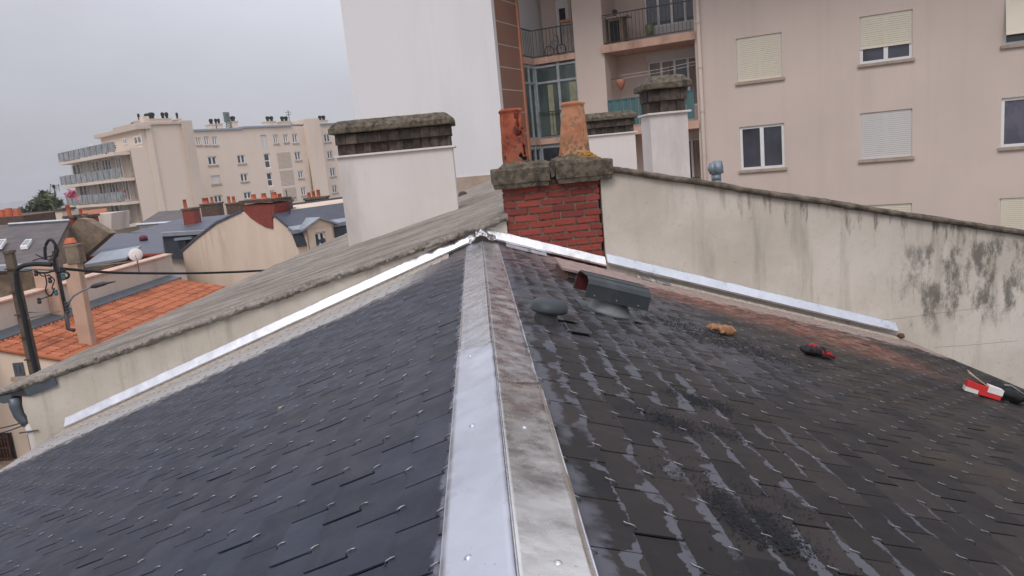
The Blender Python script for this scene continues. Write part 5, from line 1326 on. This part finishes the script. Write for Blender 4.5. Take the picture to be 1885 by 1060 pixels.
# large blue slate slope with a red roof vent
h3 = slate_house('long low house with smooth blue slate slope and tiny dark red roof vent', 'house', [(150, 474, 27), (202, 430, 33), (298, 428, 33.5), (302, 467, 27)], 'slate_far', 'brown_wall')
c = P(264, 438, 31); mb = MB(); mb.lathe([(.0, -.15), (.16, -.1), (.17, .03), (.12, .1), (0, .13)], c, 12); mb.build('roof_vent', simple('dark_red_vent', lin(104, 44, 58, 1), .6), h3, smooth=True)
q0, q1 = P(150, 476, 26.9), P(300, 468.5, 26.9); MB().tube([q0, q1], .07, 8).build('gutter', M['red_brick_far'], h3)
MB().prism(poly_px([(154, 487), (232, 474), (232, 478), (158, 492)], 24), (0, 1.2, .25)).build('glazed_strip', M['zinc_trim'], h3)
MB().prism(poly_px([(150, 492), (300, 476), (306, 500), (150, 520)], 25.5), (0, .3, 0)).build('low_wall', M['brown_wall'], h3)
# brown slate roof with two skylights, far left
h4 = slate_house('house with faded brown slate roof and two white skylights at the left edge', 'house', [(-70, 505, 21), (-60, 418, 27), (128, 406, 27), (86, 486, 21.5)], 'slate_brown', 'brown_wall')
q = poly_px([(86, 486), (104, 450), (143, 402), (158, 404), (202, 430), (152, 474), (120, 500)], 26.6); MB().prism(q, (.1, .3, 0)).build('gable', M['brown_wall'], h4)
for (x, y) in ((50, 448), (3, 448)):
    t_ = (486-y)/(486-406); Yc = 21.3+(27-21.3)*max(0, min(1, .52)); w_ = 11
    q = [P(x-w_, y+8, 23.3), P(x+2, y+7, 23.3), P(x+w_, y-6, 24.3), P(x-1, y-5, 24.3)]
    q = [p+V(0, -.05, .05) for p in q]
    f_ = MB().prism(q, (0, 0, -.1)).build('skylight', M['pvc'], h4); ce = sum(q)/4; q2 = [ce+(p-ce)*.72+V(0, 0, .012) for p in q]; MB().prism(q2, (0, 0, -.03)).build('pane', M['rail_glass'], f_)
q0, q1 = P(16, 412.5, 26.8), P(128, 405, 26.8); MB().tube([q0, q1], .05, 6).build('ridge_zinc', M['zinc_trim'], h4)
q0, q1 = P(-40, 500, 20.8), P(62, 497, 20.8); mb = MB(); mb.hexa([q0, q1, q1+V(0, .4, 0), q0+V(0, .4, 0), q0+V(0, 0, .14), q1+V(0, 0, .14), q1+V(0, .4, .14), q0+V(0, .4, .14)]).build('gutter', M['zinc_trim'], h4)
stack_px(h4, 118, 134, 398, 412, 27.2, 'red_brick_far', ((124, 376, 3.4, 'pot'),))
stack_px(h4, 141, 157, 398, 412, 27.4, 'red_brick_far', ((147, 383, 3, 'pot'),))
stack_px(h4, 100, 113, 385, 410, 28.5, 'cream_wall', ())
h5 = thing('terraced_house', 'dark low house top with three clay pots on the skyline at the left edge', 'house', tuple(on_dist(20, 410, 34)))
MB().prism(poly_px([(-60, 404), (42, 397), (44, 430), (-60, 430)], 34), (0, 4, 0)).build('wall', M['dark_brick'], h5)
a_ = P(0, 400, 34); 
for x, yt in ((3, 386), (15, 383), (30, 384)):
    p = P(x, yt, 34.5); z0_ = P(x, 401, 34.5)[2]; MB().lathe([(.2, 0), (.14, p[2]-z0_), (.0, p[2]-z0_)], (p[0], 34.5, z0_), 9).build('pot', M['pot'], h5)
h6 = slate_house('house with orange clay roof strip and pale rendered side below the distant balconies', 'house', [(148, 398, 40), (150, 388, 43), (196, 383, 43), (196, 392, 40)], 'tiles', 'grey_wall')
q = poly_px([(160, 396), (205, 392), (205, 425), (160, 425)], 38); MB().prism(q, (0, 2, 0)).build('side_wall', M['grey_wall'], h6)
# small dark chimneys right of the gable house
h7 = slate_house('house with sooty brick stack carrying three clay pots, just left of the wide white chimney', 'house', [(545, 404, 33), (558, 380, 36), (640, 374, 36), (640, 400, 33)], 'slate_far', 'grey_wall')
stack_px(h7, 560, 598, 364, 384, 34, 'dark_brick', ((568, 354, 3.2, 'pot'), (576, 351, 3.2, 'pot'), (585, 349, 3.5, 'pot')))

# --- house with the orange roman tile roof
A_ = P(-6, 622, 12.9); B_ = P(320, 511, 19.2); zc_ = (A_[2]+B_[2])/2; 
A_ = hit(-6, 622, (0, 0, 1), 4.95); B_ = hit(320, 511, (0, 0, 1), 4.95)
uW = (B_-A_); uW[2] = 0; LW = np.linalg.norm(uW); uW /= LW; pW = V(uW[1], -uW[0], 0)        # pW points to the right (down the tiles)
tl_ = math.tan(R_(14))
nt_ = V(pW[0]*tl_, pW[1]*tl_, 1.0); ct_ = nt_@A_
Cc = hit(395, 535, nt_, ct_); Dd = hit(118, 661, nt_, ct_)
oh = thing('tile_roof_house', 'cream house with weathered orange roman tile roof beyond the grey verge on the left', 'house', (A_[0], A_[1], 0))
wdn = max((Cc-B_)@pW, (Dd-A_)@pW)/1.0+.4
s_near = (Dd-A_)@uW; 
A2 = A_+uW*s_near                                             # perpendicular near verge
def tile(u, v):
    s = s_near+(LW-s_near)*u; d = wdn*v
    rr = .035*abs(math.sin(math.pi*s/.21))+.0
    st = .012*((d/.33) % 1)
    p = A_+uW*s+pW*d; return (p[0], p[1], 4.95-d*tl_+rr+st)
TP = .135; nt2 = int((LW-s_near)/TP)
mb = MB(); rg = random.Random(77); NS = nt2*6; ND = int(wdn/.26)
b0 = 0
for j in range(ND+1):
    d0 = wdn*j/(ND+1); d1 = wdn*(j+1)/(ND+1)+.01
    for i in range(nt2):
        c = rg.random()*.8+.1
        cols_ = []
        for k in range(7):
            s = s_near+(i+k/6)*TP; h = .026*math.sin(math.pi*k/6)**.8
            p = A_+uW*s; cols_.append((p+pW*d0+V(0, 0, -d0*tl_+h), p+pW*d1+V(0, 0, -d1*tl_+h+.012)))
        for k in range(6): mb.face([cols_[k][0], cols_[k][1], cols_[k+1][1], cols_[k+1][0]], c)
mb.build('roof', M['tiles'], oh, smooth=False, recalc=False)
q = [A2+V(0, 0, -.05), A2+pW*wdn+V(0, 0, -wdn*tl_-.05), V(*(A2+pW*wdn)[:2], 0), V(*A2[:2], 0)]
FH = Fr((A2[0], A2[1], 0), pW, -uW)
W_top = 4.9
mb = MB(); mb.prism([tuple(A2+V(0, 0, -.06)), tuple(A2+pW*wdn+V(0, 0, -wdn*tl_-.06)), (*(A2+pW*wdn)[:2], 0), (*(A2-pW*4)[:2], 0), tuple(A2-pW*4+V(0, 0, -.06))], tuple(uW*(LW-s_near))); mb.build('wall', M['cream_wall'], oh)
mb = MB(); mb.tube([A2+pW*(wdn*k/12)+V(0, 0, -wdn*k/12*tl_+.0)-uW*.03 for k in range(13)], .045, 8); mb.build('verge_tiles', M['tiles'], oh, smooth=True)
for (x0, y0, x1, y1, nm) in ((-22, 797, 27, 845, 0), (27, 667, 45, 692, 1)):
    r = FH.rect(x0, y0, x1, y1); w__ = window(FH, r, oh, t=.0, cols=2, fwid=.05, th=.03, frame_mat='metal_dark' if nm == 0 else 'greyblue')
    if nm == 0:
        mb = MB()
        for k in range(9): a = r[0]+(r[1]-r[0])*(k+.5)/9; FH.box(mb, a-.012, a+.012, r[2], r[3], .10, .12)
        for z in (r[2]+.05, (r[2]+r[3])/2, r[3]-.05): FH.box(mb, r[0], r[1], z-.012, z+.012, .095, .125)
        mb.build('window_grille', M['rust'], w__)
a = FH.sz(60, 800)[0]; zt = FH.sz(56, 796)[1]; mb = MB(); mb.tube([FH.pt(a-.02, zt, .06), FH.pt(a-.02, .1, .06)], .03, 6); mb.build('downpipe', M['rust'], oh)
# zinc line + wall with tile coping
mb = MB(); mb.hexa([A_+uW*-3+pW*-.12+V(0, 0, -.1), B_+pW*-.12+V(0, 0, -.1), B_+pW*.22+V(0, 0, -.1), A_+uW*-3+pW*.22+V(0, 0, -.1), A_+uW*-3+pW*-.12+V(0, 0, .09), B_+pW*-.12+V(0, 0, .09), B_+pW*.22+V(0, 0, .0), A_+uW*-3+pW*.22+V(0, 0, .0)]); mb.build('zinc_valley', M['greyblue'], oh)
bwall = thing('boundary_wall', 'long pale rendered wall with pink tile coping above the orange roof', 'wall', (A_[0], A_[1], 0))
nW = pW; cW = nW@(A_-pW*.14)
T0 = hit(0, 557, nW, cW); T1 = hit(315, 469, nW, cW); B1_ = hit(322, 506, nW, cW)
mb = MB(); e0 = T0-uW*2.5; e0[2] = T0[2]+(T0[2]-T1[2])/np.linalg.norm((T1-T0)[:2])*2.5
mb.prism([(e0[0], e0[1], 0), (T1[0], T1[1], 0), tuple(T1), tuple(e0)], tuple(-pW*.25)); mb.build('wall_face', M['grey_wall'], bwall)
mb = MB(); n = 46
for k in range(n):
    p0_ = e0+(T1-e0)*k/n; p1_ = e0+(T1-e0)*(k+.93)/n
    mb.hexa([p0_+pW*.05, p1_+pW*.05, p1_-pW*.2, p0_-pW*.2, p0_+pW*.05+V(0, 0, .035), p1_+pW*.05+V(0, 0, .035), p1_-pW*.2+V(0, 0, .06), p0_-pW*.2+V(0, 0, .06)], .5)
mb.build('tile_coping', simple('pale_pink_tiles', lin(208, 176, 158, 1), .85, var=.15, scale=5), bwall)
# satellite dish on it
c = hit(243, 469, nW, cW)+pW*.1
dsh = thing('satellite_dish', 'round white satellite dish standing behind the pink tile coping', 'satellite dish', tuple(c))
MB().lathe([(0, .03), (.08, .024), (.14, .008), (.165, -.012), (.17, -.016)], c+V(0, 0, .0), 20, axis=(.45, -1, .25)).build('dish', M['white'], dsh, smooth=True, solid=.006)
MB().tube([c+V(.0, .03, 0), c+V(-.02, .06, -.5)], .016, 6).build('bracket', M['steel'], dsh)
MB().tube([c+V(.0, -.0, -.14), c+V(.1, -.24, .0)], .008, 5).build('feed_arm', M['steel'], dsh)

# tall tan stacks
def px_stack(label, Y, pts_body, top, pot_, mat, name='tan_chimney'):
    q = poly_px(pts_body, Y); root = thing(name, label, 'chimney', (q[0][0], Y, q[-1][2]))
    zt = max(q[0][2], q[1][2]); zb = min(q[2][2], q[3][2]); w0 = (q[0][0], q[1][0]); w1 = (q[3][0], q[2][0])
    mb = MB(); mb.hexa([(w1[0], Y, zb-2.2), (w1[1], Y, zb-2.2), (w1[1], Y+.2, zb-2.2), (w1[0], Y+.2, zb-2.2), (w0[0], Y, zt), (w0[1], Y, zt), (w0[1], Y+.2, zt), (w0[0], Y+.2, zt)]); mb.build('stack_body', M[mat], root, bevel=.01)
    if top:
        a = P(top[0], top[1], Y); c = P(top[2], top[3], Y); mb = MB(); mb.box((a[0], Y-.02, zt), (c[0], Y+.22, a[2])); mb.box((a[0]-.015, Y-.03, a[2]), (c[0]+.015, Y+.23, a[2]+.04)); mb.build('stack_head', M['brown_wall'], root)
        if pot_:
            p = P(pot_[0], pot_[1], Y+.2); MB().lathe([(.12, 0), (.07, p[2]-a[2]-.06), (.0, p[2]-a[2]-.06)], (p[0], Y+.2, a[2]+.06), 12).build('pot', M['pot'], root, smooth=True)
    return root
px_stack('tall tan rendered chimney with dark brown head rising from the orange roof', 14.6, [(115, 487), (142, 485), (158, 590), (138, 592)], (119, 455, 143, 455), (128, 438), 'tan_render')
px_stack('shorter tan chimney stub behind the coping, left of the tall tan one', 16.2, [(58, 489), (98, 487), (104, 526), (64, 532)], None, None, 'tan_render')

# ------------------------------------------------------------------ utility pole, mast, lamp, cables
YP = 10.6
up_ = thing('utility_pole', 'weathered concrete utility pole with thick black cable running down it and a steel bracket mast', 'utility pole', tuple(on_dist(60, 690, YP)))
a, c = P(17, 466, YP), P(58, 690, YP)
mb = MB(); zt = a[2]; xa = a[0]
mb.hexa([(xa-.07, YP-.06, 0), (xa+.10, YP-.06, 0), (xa+.10, YP+.06, 0), (xa-.07, YP+.06, 0), (xa-.055, YP-.04, zt), (xa+.055, YP-.04, zt), (xa+.055, YP+.04, zt), (xa-.055, YP+.04, zt)]); mb.build('pole_shaft', M['pole'], up_)
mb = MB(); mb.box((xa-.065, YP-.05, zt), (xa+.07, YP+.05, zt+.04)); mb.build('pole_cap', M['conc'], up_)
mb = MB()
for z in np.arange(4.6, zt, .33): mb.box((xa-.075, YP-.068, z), (xa+.095, YP-.045, z+.02))
mb.build('pole_band', M['rust'], up_)
def cab(pts, r, name='cable', n=8, sag=0):
    q = [P(x, y, Y) for x, y, Y in pts]; out_ = []
    for i in range(len(q)-1):
        p0, p1 = q[max(i-1, 0)], q[i]; p2, p3 = q[i+1], q[min(i+2, len(q)-1)]
        for k in range(n):
            t = k/n; out_.append(.5*((2*p1)+(p2-p0)*t+(2*p0-5*p1+4*p2-p3)*t*t+(3*p1-p0-3*p2+p3)*t**3))
    out_.append(q[-1]); MB().tube(out_, r, 6).build(name, M['black_cable'], up_, smooth=True)
Yp = YP-.16
cab([(95, 487, Yp), (62, 486, Yp), (38, 491, Yp), (30, 502, Yp), (34, 540, Yp), (44, 580, Yp), (56, 640, Yp), (68, 690, Yp), (90, 800, Yp)], .034)
cab([(120, 497, Yp), (104, 500, Yp), (100, 480, Yp), (106, 462, Yp), (98, 444, Yp), (90, 442, Yp), (83, 456, Yp), (84, 478, Yp)], .02)
cab([(112, 494, Yp), (180, 500, Yp+.6), (240, 502.5, Yp+1.2), (340, 503, Yp+2), (420, 501, Yp+2.8), (482, 498, Yp+3.4), (560, 494, Yp+8)], .022)
cab([(68, 501, Yp), (84, 502, Yp), (104, 498, Yp), (124, 502, Yp), (126, 510, Yp), (116, 514, Yp)], .016)
for pts in ([(82, 503), (86, 520), (84, 536), (94, 545), (100, 530)], [(88, 505), (100, 515), (96, 530), (106, 538)], [(60, 480), (75, 476), (95, 478), (108, 470)], [(66, 468), (80, 474), (98, 470)], [(70, 500), (78, 508), (92, 506)], [(100, 450), (104, 500), (114, 540)], [(72, 552), (82, 548), (92, 544), (104, 534)]):
    cab([(x, y, Yp-.02) for x, y in pts], .0085, n=6)
a, c = P(98, 462, YP-.05), P(122, 575, YP-.05)
mb = MB(); mb.tube([(c[0], YP-.05, c[2]), (c[0], YP-.05, a[2])], .026, 8); mb.tube([(c[0], YP-.05, c[2]), (c[0]-.02, YP-.05, c[2]-.24), (c[0]+.06, YP-.05, c[2]-.27)], .03, 8); mb.build('bracket_mast', M['metal_dark'], up_, smooth=True)
mb = MB(); q0, q1 = P(52, 575, YP-.05), P(114, 572, YP-.05); mb.tube([q0, q1, P(52, 586, YP-.05)], .012, 6).build('lower_bracket', M['steel'], up_); mb = MB(); q0, q1 = P(38, 495, YP-.05), P(100, 497, YP-.05); mb.tube([q0, q1], .012, 6); mb.build('cross_bracket', M['steel'], up_)
for (x, y) in ((92, 515), (103, 538), (66, 502), (72, 553), (122, 560), (124, 572), (117, 508)):
    p = P(x, y, Yp-.03); MB().lathe([(0, -.05), (.022, -.045), (.03, -.01), (.018, .0), (.028, .03), (0, .045)], p, 8).build('insulator', M['teal'] if (x % 2) else M['metal_dark'], up_)
lampr = thing('street_lamp', 'small grey street lamp on a thin curved arm fixed to the pole bracket', 'street lamp', tuple(P(127, 560, YP-.1)))
q = [P(x, y, YP-.1) for x, y in ((126, 575), (127, 556), (135, 545), (152, 535), (170, 527))]
MB().tube(q, [.016, .015, .013, .012, .012], 8).build('arm', M['steel'], lampr, smooth=True)
q0 = P(168, 528, YP-.1); q1 = P(190, 522, YP-.1); q2 = P(213, 518, YP-.1)
MB().tube([q0, q0+(q1-q0)*.3, q1, q1+(q2-q1)*.3, q2], [.02, .036, .034, .02, .006], 10).build('lamp_head', M['metal_dark'], lampr, smooth=True)
# thin wires over the low front wall on the left
wr = thing('service_wires', 'two thin slack wires crossing in front of the cream wall at lower left', 'wires', tuple(P(0, 790, 9.3)))
for (y0, y1) in ((790, 772), (800, 777)): 
    q = [P(-10+66*k/8, y0+(y1-y0)*k/8+2*math.sin(math.pi*k/8), 9.5) for k in range(9)]; MB().tube(q, .008, 5).build('wire', M['black_cable'], wr)

# low zinc roof with dark sheet, beyond the eave on the right
lr = thing('lean_to', 'low pale zinc roof with a dark folded sheet on it, behind the right eave', 'outbuilding', (6.0, 7, 0))
MB().hexa([(4.75, 3.6, 0), (9.5, 3.6, 0), (9.5, YW-.03, 0), (4.75, YW-.03, 0), (4.75, 3.6, 4.3), (9.5, 3.6, 4.15), (9.5, YW-.03, 4.15), (4.75, YW-.03, 4.3)]).build('wall', M['grey_wall'], lr)
MB().hexa([(4.7, 3.5, 4.32), (9.6, 3.5, 4.17), (9.6, YW-.01, 4.17), (4.7, YW-.01, 4.32), (4.7, 3.5, 4.36), (9.6, 3.5, 4.21), (9.6, YW-.01, 4.21), (4.7, YW-.01, 4.36)]).build('roof', M['greyblue'], lr)
sh = MB().grid(lambda u, v: (5.55+1.8*u, YW-.75+.66*v, 4.37-.032*(.8+1.8*u)+.10*abs(nz(u*5, v*4, 2))+.01), 30, 12)
tag(sh.build('dark_tarp', simple('navy_tarp', lin(38, 42, 52, 1), .6, bump=.2), loc=(6, YW-.4, 4.3), solid=.004), 'dark navy sheet crumpled on the low zinc roof at the right edge', 'tarpaulin')

# ================================================================== TREE, GROUND, HILLS
def tree(label, px, pytop, pyb, Y, wpx, seed, name='leafy_tree', group=None):
    base = on_dist(px, pyb, Y); zt = P(px, pytop, Y)[2]; root = thing(name, label, 'tree', tuple(base), group)
    w_ = wpx/F*Y/2; rg = random.Random(seed)
    mb = MB(); mb.tube([base, base+V(.2, 0, zt*.45), base+V(-.1, .1, zt*.8)], [.35, .25, .08], 7)
    for k in range(6):
        t = rg.uniform(0, 6.28); mb.tube([base+V(0, 0, zt*.4), base+V(w_*.6*math.cos(t), w_*.6*math.sin(t), zt*rg.uniform(.6, .85))], [.14, .04], 5)
    mb.build('trunk', M['bark'], root)
    mb = MB(); cl_ = []
    for k in range(26):
        t = rg.uniform(0, 6.28); r = math.sqrt(rg.random())*w_; h = zt*(.98-.42*(r/w_)**1.5*rg.uniform(.6, 1.1))-rg.uniform(0, zt*.28); cl_.append((base+V(r*math.cos(t), r*math.sin(t), h), rg.uniform(.5, 1.1)*w_*.28, rg.random()))
    for (c, r, cc) in cl_:
        for q in range(170):
            d = V(rg.gauss(0, 1), rg.gauss(0, 1), rg.gauss(0, .9)); d = d/np.linalg.norm(d)*r*rg.random()**.4; p = c+d; s_ = rg.uniform(.12, .30)
            d1 = V(rg.uniform(-1, 1), rg.uniform(-1, 1), rg.uniform(-.2, 1.2))*s_*1.3; d2 = V(rg.uniform(-1, 1), rg.uniform(-1, 1), rg.uniform(-.6, .6))*s_*.6
            mb.face([p-d1, p+d2, p+d1, p-d2], min(1, max(0, cc*.6+rg.random()*.4)))
    mb.build('crown', M['leaf'], root, recalc=False)
tree('wispy green tree on the left skyline beside the distant building, nearest of the two', 92, 344, 420, 60, 112, 3)
tree('lower grey green tree on the left skyline further left', 48, 374, 420, 75, 70, 5)
ta = thing('tv_aerial', 'thin television aerial standing above the trees on the left skyline', 'aerial', tuple(P(101, 372, 50)))
MB().tube([P(103, 400, 50), P(100, 344, 50)], .03, 5).build('mast', M['metal_dark'], ta)
mb = MB()
for k in range(5): mb.tube([P(92+2*k, 340+3*k, 50), P(108-1*k, 341+3*k, 50)], .02, 4)
mb.tube([P(93, 338, 50), P(92, 352, 50)], .02, 4).tube([P(108, 338, 50), P(109, 352, 50)], .02, 4).build('aerial_grid', M['metal_dark'], ta)
MB().box(tuple(P(97, 346, 50)), tuple(P(101, 340, 50.2))).build('aerial_box', M['dark'], ta)
g = MB(); g.face([(-2500, -200, 0), (2500, -200, 0), (2500, 3000, 0), (-2500, 3000, 0)])
struct(g.build('ground', M['ground']))
def hl(u, v):
    x = -1500+2600*u; y = 900+500*v; return (x, y, (8+8*nz(u*6, 1)+5*nz(u*22, 2))*math.sin(math.pi*min(1, v*1.2+.02)) if v < .8 else 0)
struct(MB().grid(hl, 120, 10).build('hills', M['hill'], smooth=True))
hz = MB().box((-1700, -15, -1), (1700, 1600, 60)).build('haze', None)
hm = bpy.data.materials.new('haze_air'); hm.use_nodes = True; ht = hm.node_tree; ht.nodes.clear()
ho = ht.nodes.new('ShaderNodeOutputMaterial'); hv = ht.nodes.new('ShaderNodeVolumePrincipled')
hv.inputs['Color'].default_value = (.93, .94, .97, 1); hv.inputs['Density'].default_value = .0005
ht.links.new(hv.outputs[0], ho.inputs['Volume']); hz.data.materials.clear(); hz.data.materials.append(hm); hz['kind'] = 'stuff'
for ob in list(bpy.data.objects):
    if '_loc' in ob.keys(): del ob['_loc']
